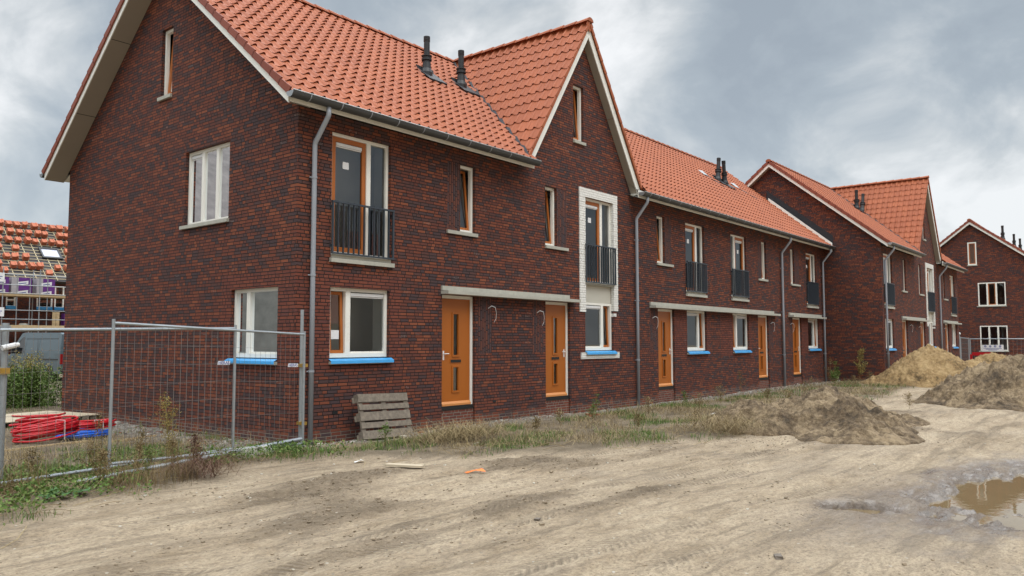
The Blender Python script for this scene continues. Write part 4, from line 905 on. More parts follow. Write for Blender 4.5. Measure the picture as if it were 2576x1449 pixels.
# ================================================================== mesh fence
def text(parent,s,size,M4,mt,name='lettering'):
    c=bpy.data.curves.new(name,'FONT'); c.body=s; c.size=size; c.align_x='CENTER'; c.align_y='CENTER'; c.extrude=.0006; c.offset=size*.012; o=new_obj('tmp',c); c.materials.append(mt); bpy.context.view_layer.update(); me=bpy.data.meshes.new_from_object(o.evaluated_get(bpy.context.evaluated_depsgraph_get())); bpy.data.objects.remove(o); o=new_obj(name,me,parent); o.matrix_local=M4; return o
def fence_panel(A,B,za,zb,label,group,nv=33,nh=7,logo=True,wr=.0018,tr=.019,name='mesh_fence',posts=(1,1),ext=.06):
    T=thing(name,label,'fence panel',group,(A[0],A[1],za[0])); o=Vector((A[0],A[1],za[0])); d=Vector((B[0]-A[0],B[1]-A[1],0)); P=lambda t,k: Vector((d.x*t,d.y*t,(za[0]+(zb[0]-za[0])*t)*(1-k)+(za[1]+(zb[1]-za[1])*t)*k-za[0]))
    for k_ in (0,1): MB().prism(P(0,k_),P(1,k_),tr,8).build('tube_rail',M['galv'],T)
    for i,t in enumerate((0,1)):
        if not posts[i]: continue
        p=MB(); up=Vector((0,0,1)); p.prism(P(t,0)-up*ext,P(t,1)+up*.05,tr*1.1,8); p.build('post',M['galv'],T)
    w=MB()
    for i in range(1,nv): w.prism(P(i/nv,0),P(i/nv,1),wr,4,cap=False)
    nn=Vector((d.y,-d.x,0)).normalized()
    for j in range(1,nh): w.prism(P(0,j/nh)+nn*.004,P(1,j/nh)+nn*.004,wr*1.15,4,cap=False)
    w.build('wire_mesh',M['wire'],T)
    if logo:
        ang=math.atan2(d.y,d.x)
        for t,k in logo:
            c=P(t,k)+nn*.012; m4=Matrix.Translation(c)@Matrix.Rotation(ang,4,'Z')@Matrix.Rotation(R(90),4,'X')
            b=MB(); wd=.105; b.v=[]; 
            pl=[m4@Vector((x,y,z)) for z in (-.002,.001) for x,y in ((-wd,-.024),(wd*.93,-.03),(wd,.026),(-wd*.9,.03))]
            b.face(pl[:4]); b.face(pl[4:]); 
            for q in range(4): b.face([pl[q],pl[(q+1)%4],pl[4+(q+1)%4],pl[4+q]])
            tg=b.build('name_plate',M['paper'],T); text(tg,'HERAS',.062,m4@Matrix.Translation((0,0,.002)),M['ink'])
    return T
FG='overlapping wire mesh fence panels'
fence_panel((-3.5,-1.1),(-.29,-.67),(.25,2.009),(.15,1.89),'right wire mesh fence panel ending at the house corner beside the downpipe','%s'%FG,logo=((.925,.715),))
fence_panel((-4.77,-1.06),(-1.63,-.84),(.167,1.907),(.226,1.967),'left wire mesh fence panel, reaching from the photo edge to the gable window',FG,logo=((.94,.715),))
T=thing('fence_post','tall galvanised gate post with brass couplers beside the downpipe','fence post',None,(-.115,-.36,0)); p=MB(); p.prism((0,0,-.02),(0,0,2.30),.028,10); p.build('tube',M['galv'],T)
for zz in (.42,1.36):
    c=MB(); c.box(ID,-.05,.035,-.13,.035,zz,zz+.05); c.prism((-.03,-.10,zz-.01),(-.03,-.10,zz+.07),.02,8); c.build('coupler',M['brass'],T)
T=thing('fence_post','thick grey post with padlock at the left photo edge','fence post',None,(-4.655,-.94,0)); p=MB(); p.prism((0,0,0),(0,0,1.99),.036,10); p.build('tube',M['galv'],T); p=MB(); p.prism((-.09,.05,0),(-.09,.05,1.93),.03,10); p.box(ID,-.16,.05,-.02,.10,1.93,1.96); p.build('bracket',M['galv'],T); p=MB(); p.box(ID,-.06,.04,-.07,.02,1.40,1.47); p.build('padlock',M['brass'],T)
p=MB(); p.prism((-.05,-.06,1.70),(.10,-.04,1.735),.032,10); p.prism((.10,-.04,1.735),(.13,-.035,1.74),.026,10); p.build('work_lamp',M['white'],T)
o=MB().prism((-4.0,-1.38,.12),(-.36,-.72,.235),.030,12).build('scaffold_tube',M['galv']); tag(o,'long loose scaffold tube lying along the fence foot with its end raised','scaffold tube')
def conc_foot(x,y,l): 
    b=MB(); b.box(lambda u,n_,z:Vector((x+u,y+n_,gz(x,y)+z)),-.33,.33,-.11,.11,-.02,.10); b.box(lambda u,n_,z:Vector((x+u,y+n_,gz(x,y)+z)),-.26,.26,-.09,.09,.101,.14); o=b.build('concrete_block',M['sill']); tag(o,l,'fence foot',FG.replace('panels','feet'))
conc_foot(-1.35,-.88,'grey concrete fence foot half buried at the middle post')
# ================================================================== hoses
M['red']=simple('red_pipe',(.52,.010,.018),.35,.08,8); M['bluep']=simple('blue_pipe',(.02,.13,.62),.35,.08,8)
def coil(label,cx_,cy_,rad,loops,mt,h=.20,tilt=0.0,tie=True,seed=1,z0=0.0,sq=.8,group='coils of plastic pipe'):
    r_=np.random.default_rng(seed); z=gz(cx_,cy_)+z0; T=thing('pipe_coil',label,'pipe coil',group,(cx_,cy_,z)); c=MB(); pts=[]
    n_=loops*26; ph=0
    for i in range(n_+1):
        a=2*math.pi*i/26; t_=i/26; rr=rad-.075+.075*math.cos(t_*1.9+seed)+.012*math.sin(a+t_); zz=.03+(t_/loops)*h*.8+.5*h*.25*(1+math.sin(t_*2.7))+.012*math.sin(a*2+t_)+tilt*math.cos(a)*rad
        pts.append((math.cos(a)*rr*1.05,math.sin(a)*rr*sq,max(.02,zz)))
    c.tube(pts,.017,7); c.build('pipe',M[mt],T,True)
    if tie:
        t=MB()
        for a in (5.0,):
            p=Vector((math.cos(a)*(rad-.07),math.sin(a)*(rad-.07)*sq,0)); rdir=Vector((math.cos(a),math.sin(a),0)); t.tube([p+rdir*.13+Vector((0,0,.02)),p+rdir*.12+Vector((0,0,h+.05+tilt*rad*math.cos(a))),p-rdir*.1+Vector((0,0,h+.05+tilt*rad*math.cos(a))),p-rdir*.1+Vector((0,0,.02))],.005,5)
        t.build('tie',M['white'],T)
    return T
coil('blue plastic pipe coil under the right red coil',-1.78,3.75,.44,7,'bluep',.13,0,False,5,.0,.62)
coil('right red plastic pipe coil lying over a blue one',-1.70,3.90,.50,9,'red',.13,.0,True,2,.14,.62)
coil('left red plastic pipe coil, nearest the photo edge, tied with white string',-2.42,3.72,.50,13,'red',.28,.13,True,3,.03,.62)
coil('small red pipe coil leaning on the back of the left one',-2.25,4.55,.42,8,'red',.30,.0,False,4,.06,.6)
b=MB(); Fp=lambda u,n_,z: Vector((-1.05+u*.98-n_*.2,7.9+u*.2+n_*.98,gz(-1.05,7.9)+.12+z)); b.box(Fp,-1.25,.95,-.9,1.0,0,.018); o=b.build('plywood_sheet',M['ply']); tag(o,'flat pale plywood sheet on blocks behind the pipe coils','plywood sheet')
for i,(x,y) in enumerate(((-.15,7.25),(-.35,7.15))):
    b=MB(); b.box(lambda u,n_,z:Vector((x+u,y+n_,gz(x,y)+z)),-.06,.07,-.06,.06,-.02,.135); o=b.build('brick_block',M['step']); tag(o,('outer','inner')[i]+' grey block under the right edge of the plywood sheet','block','blocks under the plywood')
for i,(x0_,y0_,x1_,y1_,l) in enumerate(((-3.3,2.95,-1.9,3.15,'thin pale timber batten in front of the red coils'),(-1.7,2.9,-.7,3.25,'thin pale timber batten right of the coils'))):
    b=MB(); a_=Vector((x0_,y0_,gz(x0_,y0_)+.015)); c_=Vector((x1_,y1_,gz(x1_,y1_)+.015)); b.prism(a_,c_,.022,4); o=b.build('timber_batten',M['wood']); tag(o,l,'batten')
# ================================================================== pallet
M['pallet']=simple('weathered_pallet_wood',(.21,.175,.135),.9,.38,14,bump=.008)
def pallet():
    T=thing('pallet','weathered wooden pallet leaning on the brick wall by the downpipe','pallet',None,(1.08,-.40,gz(1.1,-.4)))
    W_,Hh_=1.18,.80; an=R(15); roll_=R(1.5)
    rm=Matrix.Rotation(-an,4,'X')@Matrix.Rotation(roll_,4,'Y'); Fq=lambda u,n_,z: rm@Vector((u,-n_,z))
    for z0_,z1_ in ((0,.145),(.19,.29),(.325,.475),(.515,.61),(.655,.80)):
        b=MB(); b.box(Fq,0,W_,.118,.14,z0_,z1_); b.build('top_board',M['pallet'],T)
    for u in (0,.54,1.08):
        b=MB(); b.box(Fq,u,u+.10,.095,.117,.0,.80); b.build('cross_board',M['pallet'],T)
        for z0_ in (0,.33,.66):
            b=MB(); b.box(Fq,u-.0,u+.12,.022,.094,z0_,z0_+.14); b.build('block',M['pallet'],T)
        b=MB()
    for z0_ in (0,.33,.66):
        b=MB(); b.box(Fq,-.03,W_,0,.021,z0_,z0_+.10); b.build('bottom_board',M['pallet'],T)
pallet()
b=MB(); Fk=lambda u,n_,z: Vector((-.62+u*.36+n_*.93,-3.02-u*.93+n_*.36,gz(-.5,-3.2)+.015+z)); b.box(Fk,0,.55,-.06,.06,0,.028); o=b.build('timber_offcut',M['ply']); tag(o,'short pale plank offcut lying on the sand below the pallet','plank')
# ================================================================== litter and rubble
def lump(x,y,s,mt,label,cat,name,group=None,flat=.6,seed=0):
    r_=np.random.default_rng(seed+int(abs(x)*97)); b=MB(); import itertools
    pts=[Vector((sx*s*r_.uniform(.7,1.1),sy*s*.7*r_.uniform(.7,1.1),sz*s*flat*.5*r_.uniform(.8,1.1)+s*flat*.4)) for sx in (-1,1) for sy in (-1,1) for sz in (-1,1)]
    a=r_.uniform(0,3); rot_=Matrix.Rotation(a,3,'Z'); q=[rot_@p+Vector((x,y,gz(x,y))) for p in pts]
    for f in ((0,1,3,2),(4,6,7,5),(0,4,5,1),(2,3,7,6),(0,2,6,4),(1,5,7,3)): b.face([q[i] for i in f])
    o=b.build(name,M[mt]); tag(o,label,cat,group); return o
M['orange']=simple('orange_strap',(.85,.20,.03),.5,.05,9); M['brickbit']=simple('broken_brick',(.30,.07,.04),.9,.2,20); M['stone']=simple('stone',(.15,.125,.10),.9,.2,12); M['mortbit']=simple('mortar_lump',(.55,.50,.42),.9,.15,12)
b=MB(); z=gz(-.38,-4.45); b.face([(-.50,-4.40,z+.01),(-.40,-4.46,z+.04),(-.38,-4.40,z+.035),(-.47,-4.33,z+.012)]); b.face([(-.40,-4.46,z+.04),(-.30,-4.55,z+.02),(-.27,-4.46,z+.05),(-.38,-4.40,z+.035)]); o=b.build('strap_scrap',M['orange']); tag(o,'crumpled orange strap scrap on the open sand','scrap')
lump(1.95,-.62,.07,'mortbit','white mortar lump beside the foot of the pallet','lump','mortar_lump'); lump(2.55,-.45,.06,'brickbit','red half brick right of the pallet foot','brick','half_brick'); lump(2.7,-.52,.045,'mortbit','small cream mortar lump against the red half brick','lump','mortar_lump')
lump(7.35,-1.05,.09,'brickbit','biggest lump of the broken brick heap under the second door','brick','half_brick','broken bricks below the second door'); 
for k,(x,y) in enumerate(((7.55,-1.15),(7.2,-1.2),(7.45,-.95),(7.65,-1.0))): lump(x,y,.06,'brickbit','one of the smaller broken brick pieces in the heap below the second door','brick','half_brick','broken bricks below the second door',seed=k)
for x,y,s,l in ((-1.9,-6.6,.035,'grey stone lying alone on the sand below the orange strap'),(-3.55,-8.15,.03,'small stone at the bottom edge of the photo'),(-1.75,-8.9,.045,'dark stone at bottom right, left of the tread prints')): lump(x,y,s,'stone',l,'stone','stone')
b=MB(); z=gz(1.6,-8.0)
M['scrap']=simple('paper_scrap',(.75,.74,.70),.7,.1,9)
for (x,y,l) in ((-.55,-2.35,'torn white paper scrap left of the pale plank'),(1.7,-2.6,'crumpled white scrap in the grass right of the plank'),(9.3,-3.2,'white scrap on the weedy verge before the soil heap')):
    z=gz(x,y); b=MB(); b.face([(x-.07,y,z+.01),(x,y-.05,z+.045),(x+.03,y+.02,z+.03),(x-.04,y+.06,z+.015)]); b.face([(x,y-.05,z+.045),(x+.09,y-.03,z+.012),(x+.07,y+.04,z+.04),(x+.03,y+.02,z+.03)]); o=b.build('paper_scrap',M['scrap']); tag(o,l,'scrap')
def bits(name,label,n_,fn,x0,x1,y0,y1,s0,s1,mt):
    X,Y=scatter(n_,fn,x0,x1,y0,y1); n_=len(X); cube=np.array([[sx,sy,sz] for sx in (-1,1) for sy in (-1,1) for sz in (-1,1)],float); s_=rng.gamma(2,.5,n_)*(s1-s0)*.5+s0
    A=cube[None]*rng.uniform(.55,1.15,(n_,8,3)); th=rng.uniform(0,6.28,n_); c,s=np.cos(th)[:,None],np.sin(th)[:,None]; Xr=A[:,:,0]*c-A[:,:,1]*s; Yr=A[:,:,0]*s+A[:,:,1]*c
    V=np.stack([Xr*s_[:,None]+X[:,None],Yr*s_[:,None]*.8+Y[:,None],A[:,:,2]*s_[:,None]*.5+(gh(X,Y)+s_*.25)[:,None]],-1).reshape(-1,3)
    Fq=(np.arange(n_)[:,None,None]*8+np.array([[0,1,3,2],[4,6,7,5],[0,4,5,1],[2,3,7,6],[0,2,6,4],[1,5,7,3]])[None]).reshape(-1,4); o=npmesh(name,V,Fq,mt,None,False); tag(o,label,None,None,'stuff')
M['rubble']=leaf_mat('rubble',[(.30,.28,.24),(.42,.39,.34),(.20,.18,.16),(.26,.11,.07),(.35,.33,.29),(.52,.49,.43)])
M['clodm']=leaf_mat('clods',[(.17,.13,.085),(.25,.195,.13),(.33,.26,.18),(.21,.16,.11)])
bits('rubble','strip of grey rubble and mortar crumbs along the foot of the walls',16000,lambda X,Y:np.where((Y<-.02)|(X<-.02),1,0)*np.where(Y<0,np.exp(-((np.abs(Y)-.25)/.28)**2)*(X>-.6),np.exp(-((np.abs(X)-.35)/.5)**2)),-1.4,27.4,-.85,9.3,.006,.03,M['rubble'])
bits('soil_clods','dark crumbly soil clods on the sand',9000,lambda X,Y:clods(X,Y)**1.5,-7,12,-8.5,-1.5,.004,.014,M['clodm'])
bits('sand_crumbs','small stones and crumbs scattered over the sand',2600,lambda X,Y:(1-vegmask(X,Y))*sm(.45,.65,fbm(X*.8,Y*.8,3,70))*(puddle(X,Y)[0]>1.25),-7,8,-11,-2,.003,.012,M['clodm'])
bits('white_chips','pale mortar chips scattered over the sand',110,lambda X,Y:(1-vegmask(X,Y))*(puddle(X,Y)[0]>1.3),-6,8,-10.5,-2,.006,.016,M['mortbit'])
# fallen straw stalks
n_=420; X,Y=scatter(n_,lambda X,Y:np.clip(np.exp(-((Y-np.interp(X,VX,VY)-.4)/.75)**2),0,1),-6,14,-6.5,-.6); L=rng.uniform(.15,.75,len(X)); a=rng.normal(.15,.7,len(X)); S=MB()
for x,y,l,an in zip(X,Y,L,a):
    p=[]; 
    for k in range(4): q=(x+math.cos(an+k*.12)*l*k/3,y+math.sin(an+k*.12)*l*k/3); p.append((q[0],q[1],gz(*q)+.012+.035*math.sin(k)))
    S.tube(p,.0032,4)
o=S.build('straw_stalks',M['straw']); tag(o,'loose pale straw stalks lying along the verge',None,None,'stuff')
# ================================================================== flashing and roof openings (parts of houses)
def part_world(mb,name,mt,H):
    o=mb.build(name,mt,H); o.matrix_parent_inverse=Matrix.Translation(-Vector(H.location)); return o
Hs=[o for o in sc.collection.objects if o.name.startswith('brick_house')]; byx=sorted(Hs,key=lambda o:o.location.x)
TT=lambda y:6.25+.82*y
f=MB(); f.face([(XB-.012,-.42,TT(-.42)+.02),(XB-.012,2.5,TT(2.5)+.02),(XB-.012,2.5,TT(2.5)+.46),(XB-.012,-.42,TT(-.42)+.50)]); f.face([(XB-.17,-.42,TT(-.42)+.06),(XB-.17,2.5,TT(2.5)+.06),(XB-.012,2.5,TT(2.5)+.10),(XB-.012,-.42,TT(-.42)+.10)]); part_world(f,'flashing',M['lead'],byx[5])
f=MB()
for xx in (XB-.22,XB-.20): f.face([(xx,-.44,TT(-.44)-.22),(xx,-.44,TT(-.44)+.17),(xx,2.35,TT(2.35)+.19),(xx,2.35,TT(2.35)+.02)])
f.face([(XB-.22,-.44,TT(-.44)+.17),(XB-.17,-.44,TT(-.44)+.17),(XB-.17,2.35,TT(2.35)+.19),(XB-.22,2.35,TT(2.35)+.19)]); part_world(f,'edge_trim',M['fascia'],byx[4])
def roofop(H,cx_,cy_,pts,lab):
    q=lambda u,s,h: Vector((cx_+u,cy_+s*.773,TT(cy_+s*.773)+h)); m_=MB(); m_.face([q(u,s,.066) for u,s in pts]); o=part_world(m_,'roof_opening',M['lead'],H); tag(o,lab)
    m_=MB(); m_.face([q(pts[0][0]-.05,pts[0][1],.10),q(pts[0][0]+.28,pts[0][1]-.04,.14),q(pts[0][0]+.30,pts[0][1]-.34,.10),q(pts[0][0]+.02,pts[0][1]-.28,.075)]); part_world(m_,'loose_sheet',M['zincl'],H)
roofop(byx[3],21.75,2.7,((-.28,.30),(.1,.16),(.42,-.25),(.62,-.72),(.45,-.75),(.22,-.42),(-.12,-.02)),'dark gap in the tiles left of the vent pipes')
roofop(byx[4],24.55,2.6,((-.22,.28),(.05,.18),(.48,-.30),(.92,-.62),(.80,-.72),(.40,-.48),(-.05,.0)),'dark gap in the tiles right of the vent pipes')
# ================================================================== far fence with site sign
T=fence_panel((47.2,-2.35),(47.2,-5.6),(.1,1.93),(.1,1.93),'far mesh fence panel with a white rule sign, in front of the far gable house','distant mesh fence panels',16,6,None,.006,.03)
sg=MB(); sg.box(lambda u,n_,z:Vector((-.03-n_,u,z)),-1.75,-.62,0,.012,1.08,1.47); so_=sg.build('sign_board',M['paper'],T)
for i in range(4):
    c=MB(); y_=-.80-i*.255; c.lathe((-.043,y_,1.385),[(0,0),(.062,0),(.062,.003)],16,axis=(-1,0,0)); c.build('sign_emblem',M['ink'],T)
    c=MB(); c.box(lambda u,n_,z:Vector((-.049-n_,u,z)),y_-.026,y_+.026,0,.002,1.36,1.385); c.box(lambda u,n_,z:Vector((-.049-n_,u,z)),y_-.012,y_+.014,0,.002,1.387,1.425); c.build('sign_emblem',M['paper'],T)
c=MB()
for i,(a_,b_) in enumerate(((-.7,-1.65),(-.82,-1.5),(-.95,-1.4))): c.box(lambda u,n_,z:Vector((-.044-n_,u,z)),b_,a_,0,.002,1.255-i*.055,1.275-i*.055)
c.build('sign_lines',M['ink'],T)
fence_panel((47.2,-5.65),(47.2,-9.2),(.1,1.93),(.1,1.93),'far mesh fence panel at the very right edge of the photo','distant mesh fence panels',16,6,None,.006,.03)
fence_panel((45.9,-2.05),(47.0,-2.3),(.1,2.0),(.1,1.95),'narrow folded gate panel of the far mesh fence, beside the far row','distant mesh fence panels',16,6,None,.008,.035,'fence_gate')
T=thing('fence_post','pale post with a cap lamp at the end of the far fence','fence post',None,(45.8,-2.0,0)); p=MB(); p.prism((0,0,0),(0,0,2.2),.06,8); p.build('tube',M['galv'],T); p=MB(); p.lathe((0,0,2.2),[(.10,0),(.11,.05),(.07,.12),(0,.13)],10); p.build('cap',M['white'],T)
T=thing('plastic_barrier','red plastic barrier half hidden behind the soil heaps','barrier',None,(45.6,-3.2,.4)); p=MB(); p.box(ID,-.05,.05,-.5,.5,.55,.74); p.box(ID,-.04,.04,-.62,-.5,-.3,.62); p.box(ID,-.04,.04,.5,.62,-.3,.62); p.build('rail',M['red'],T)
# ================================================================== house under construction, far left
BY=44.6; RYb=49.2
T=thing('house_under_construction','unfinished brick house with battened roof and scaffolding, far left','house',None,(5,BY,0)); inv=Matrix.Translation((-5,-BY,0))
def BB(mb,nm,mt,par=None,smooth=False):
    o=mb.build(nm,mt,par or T,smooth)
    if par is None: o.matrix_parent_inverse=inv
    return o
Fb=front(BY); wn=[(13.22,13.80,4.02,5.45),(12.15,13.1,4.02,5.45),(10.40,10.95,4.02,4.9),(7.6,8.6,4.0,5.4)]
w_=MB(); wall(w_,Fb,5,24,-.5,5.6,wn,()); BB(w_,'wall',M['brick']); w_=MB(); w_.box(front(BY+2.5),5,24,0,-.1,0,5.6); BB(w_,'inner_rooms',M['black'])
for a,b_,c,d in wn:
    m_=MB(); rect_frame(m_,Fb,a,b_,c,d,.08,-.10,.0); m_.box(Fb,a+.08,b_-.08,-.10,0,(c+d)/2-.04,(c+d)/2+.04); wi=BB(m_,'window',M['cream']); g_=MB(); g_.face([Fb(a,-.05,c),Fb(b_,-.05,c),Fb(b_,-.05,d),Fb(a,-.05,d)]); BB(g_,'pane',M['glass'],wi); s_=MB(); s_.box(Fb,a,b_,-.02,.06,c-.14,c+.05); BB(s_,'sill_foil',M['blue'],wi)
zr0,zr1=5.75,9.93; sl_=(zr1-zr0)/(RYb-(BY-.35)); RZ=lambda y: zr0+sl_*(y-(BY-.35))
u_=MB(); u_.face([(5,BY-.35,RZ(BY-.35)),(24,BY-.35,RZ(BY-.35)),(24,RYb,RZ(RYb)),(5,RYb,RZ(RYb))]); u_.face([(5,RYb+4.9,5.75),(24,RYb+4.9,5.75),(24,RYb,RZ(RYb)),(5,RYb,RZ(RYb))]); u_.face([(5,BY,5.6),(24,BY,5.6),(24,BY-.35,5.75),(5,BY-.35,5.75)]); BB(u_,'roof_underlay',M['under'] if 'under' in M else simple('underlay_foil',(.045,.040,.042),.7,.2,3))
M['batten']=simple('new_batten_wood',(.66,.56,.36),.8,.1,5)
b_=MB(); n_=Vector((0,-sl_,1)).normalized(); y=BY-.2
while y<RYb:
    p=Vector((5,y,RZ(y)))+n_*.05; b_.prism(p,p+Vector((19,0,0)),.028,4); y+=.262
x=5.2
while x<24: b_.prism(Vector((x,BY-.3,RZ(BY-.3)))+n_*.02,Vector((x,RYb,RZ(RYb)))+n_*.02,.026,4); x+=.62
BB(b_,'roof_battens',M['batten'])
s_=MB(); sy0,sy1=46.1,47.0; Fs=lambda u,n__,z:Vector((u,z,RZ(z)))+n_*n__
rect_frame(s_,Fs,12.95,14.2,sy0,sy1,.11,.03,.16); so_=BB(s_,'skylight',M['black']); g_=MB(); g_.face([Fs(13.0,.11,sy0+.05),Fs(14.15,.11,sy0+.05),Fs(14.15,.11,sy1-.05),Fs(13.0,.11,sy1-.05)]); BB(g_,'pane',simple('skylight_pane',(.50,.51,.60),.12,.03,2),so_); g_=MB(); g_.box(Fs,13.5,13.8,.112,.118,sy0+.48,sy0+.66); BB(g_,'sticker',M['paper'],so_)
k_=MB(); k_.prism((5,RYb,RZ(RYb)+.05),(24,RYb,RZ(RYb)+.05),.10,6); BB(k_,'ridge_tiles',M['tile2'])
# stacks of tiles waiting on the battens: every stack is a thing of its own
stk=MB()
for i in range(6):
    z0_=.055*i; dx=.012*((i*7)%3-1)
    for (ua,ub,h0,h1) in ((-.165,-.05,.03,.0),(-.05,.07,.0,.012),(.07,.165,.045,.03)):
        stk.face([(ua+dx,-.20,z0_+h0),(ub+dx,-.20,z0_+h1),(ub+dx,.20,z0_+h1+.0),(ua+dx,.20,z0_+h0)]); stk.face([(ua+dx,-.20,z0_+h0-.04),(ub+dx,-.20,z0_+h1-.04),(ub+dx,-.20,z0_+h1),(ua+dx,-.20,z0_+h0)])
        stk.face([(ua+dx,-.20,z0_+h0-.04),(ua+dx,.20,z0_+h0-.04),(ua+dx,.20,z0_+h0),(ua+dx,-.20,z0_+h0)])
M['tile3']=simple('stacked_clay_tile',(.47,.135,.062),.7,.10,4)
first=stk.build('tile_stack',M['tile3']); used=False; rr=np.random.default_rng(5)
RN=['top','second','third','fourth','fifth','sixth','lowest']
for ri,zz in enumerate((9.62,9.03,8.42,7.80,7.16,6.55,6.12)):
    yy=BY-.35+(zz-zr0)/sl_; x=9.2+(.25 if ri%2 else 0)
    while x<16.2:
        skip=(ri in (3,4) and 12.75<x<14.35) or (ri==3 and 11.6<x<12.8) or (ri==4 and 12.2<x<13) or (ri==6 and rr.uniform()<.55) or (rr.uniform()<.06)
        if not skip:
            o=first if not used else first.copy()
            if used: sc.collection.objects.link(o)
            used=True; o.location=Vector((x+rr.normal(0,.035),yy,RZ(yy)))+n_*.10; o.rotation_euler=(math.atan(sl_),rr.normal(0,.03),rr.normal(0,.10)); s__=rr.uniform(.92,1.12); o.scale=(s__,s__,rr.uniform(.75,1.1))
            tag(o,'stack of orange clay tiles on the unfinished roof, in its %s row of stacks'%RN[ri],'tile stack','tile stacks, %s row on the unfinished roof'%RN[ri])
        x+=.52+rr.normal(0,.05)
# scaffold
T=thing('scaffold','galvanised scaffold with timber decks in front of the unfinished house','scaffold',None,(5,43,0)); inv=Matrix.Translation((-5,-43,0))
for k,xx in enumerate((5.6,7.6,9.68,11.74,13.75,15.8)):
    for yy in (43.0,44.1):
        m_=MB(); m_.prism((xx,yy,0),(xx,yy,6.35),.035,7); BB(m_,'pole',M['galv'])
for xx in (10.48,11.2,12.2,14.6):
    m_=MB(); m_.prism((xx,43.05,2.0 if xx>12 else 0),(xx,43.05,5.9),.028,6); BB(m_,'pole',M['galv'])
for zz in (5.95,5.30,4.78,3.75,3.2,2.6,1.6):
    m_=MB(); m_.prism((5,42.96,zz),(16.5,42.96,zz),.026,6); BB(m_,'guard_rail',M['galv'] if zz!=5.30 else M['zincl'])
for zz in (4.60,2.62):
    m_=MB(); m_.box(lambda u,n__,z:Vector((u,43.02-n__,z)),5,16.5,-1.1,0,zz,zz+.05); BB(m_,'deck',M['wood']); m_=MB(); m_.box(lambda u,n__,z:Vector((u,43.0-n__,z)),5,16.5,0,.03,zz+.03,zz+.22); BB(m_,'toe_board',M['wood'])
M['purple']=simple('purple_wrap',(.13,.035,.22),.35,.2,4); M['clear']=simple('clear_wrap',(.42,.40,.42),.3,.15,4)
for i,(a_,b2,l) in enumerate(((10.24,11.38,'purple wrapped insulation pack, whole, between the scaffold poles'),(11.66,12.72,'purple wrapped insulation pack nearer the empty window opening'),(9.0,10.1,'purple wrapped insulation pack cut by the left photo edge'))):
    T2=thing('insulation_pack',l,'insulation pack','insulation packs on the scaffold deck',(a_,43.3,4.66)); m_=MB(); w2=b2-a_; m_.box(ID,0,w2*.34,0,.6,0,1.13); m_.build('wrap',M['clear'],T2); m_=MB(); m_.box(ID,w2*.34+.002,w2*.93,0,.6,0,1.13); m_.box(ID,w2*.932,w2,0,.6,0,1.10); m_.build('wrap',M['purple'],T2)
    for z_ in (.62,.04):
        m_=MB(); m_.face([(w2*.25,-.012,z_),(w2*.82,-.012,z_+.12),(w2*.82,-.012,z_+.34),(w2*.25,-.012,z_+.22)]); lb=m_.build('label_strip',M['paper'],T2)
        m_=MB(); m_.face([(w2*.33,-.016,z_+.09),(w2*.72,-.016,z_+.17),(w2*.72,-.016,z_+.22),(w2*.33,-.016,z_+.14)]); m_.build('print',M['ink'],T2)
T2=thing('insulation_pack','purple wrapped insulation pack on the lower deck by the house corner','insulation pack',None,(13.35,43.3,2.68)); m_=MB(); m_.box(ID,0,.9,0,.5,0,.95); m_.build('wrap',M['purple'],T2); m_=MB(); m_.box(ID,.02,.4,-.02,-.012,.45,.62); m_.box(ID,.02,.4,-.02,-.012,.12,.28); m_.build('label_strip',M['paper'],T2)
for i,xx in enumerate((12.6,12.82)):
    m_=MB(); m_.box(lambda u,n__,z:Vector((xx+u,43.2+n__,2.68+z)),0,.20,0,.04,0,1.02); o=m_.build('timber_board',M['wood']); tag(o,('left','right')[i]+' of the two upright timber boards on the lower scaffold deck','board','upright boards on the scaffold')
m_=MB(); m_.lathe((11.0,43.3,2.68),[(.26,0),(.27,.12),(.24,.26),(.22,.27),(0,.28)],12); o=m_.build('mortar_tub',M['sill']); tag(o,'grey mortar tub on the lower scaffold deck','tub')
for i,(xx,zz,l) in enumerate(((9.1,5.45,'white notice board high on the scaffold, left edge'),(9.15,3.35,'white notice board low on the scaffold, left edge'))):
    m_=MB(); m_.box(lambda u,n__,z:Vector((xx+u,42.9+n__,zz+z)),0,.62,0,.02,0,.55); m_.box(lambda u,n__,z:Vector((xx+u,42.895+n__,zz+z)),.08,.5,0,.004,.3,.34,1); m_.box(lambda u,n__,z:Vector((xx+u,42.895+n__,zz+z)),.08,.42,0,.004,.18,.22,1); o=m_.build('notice_board',[M['paper'],M['ink']]); tag(o,l,'sign')
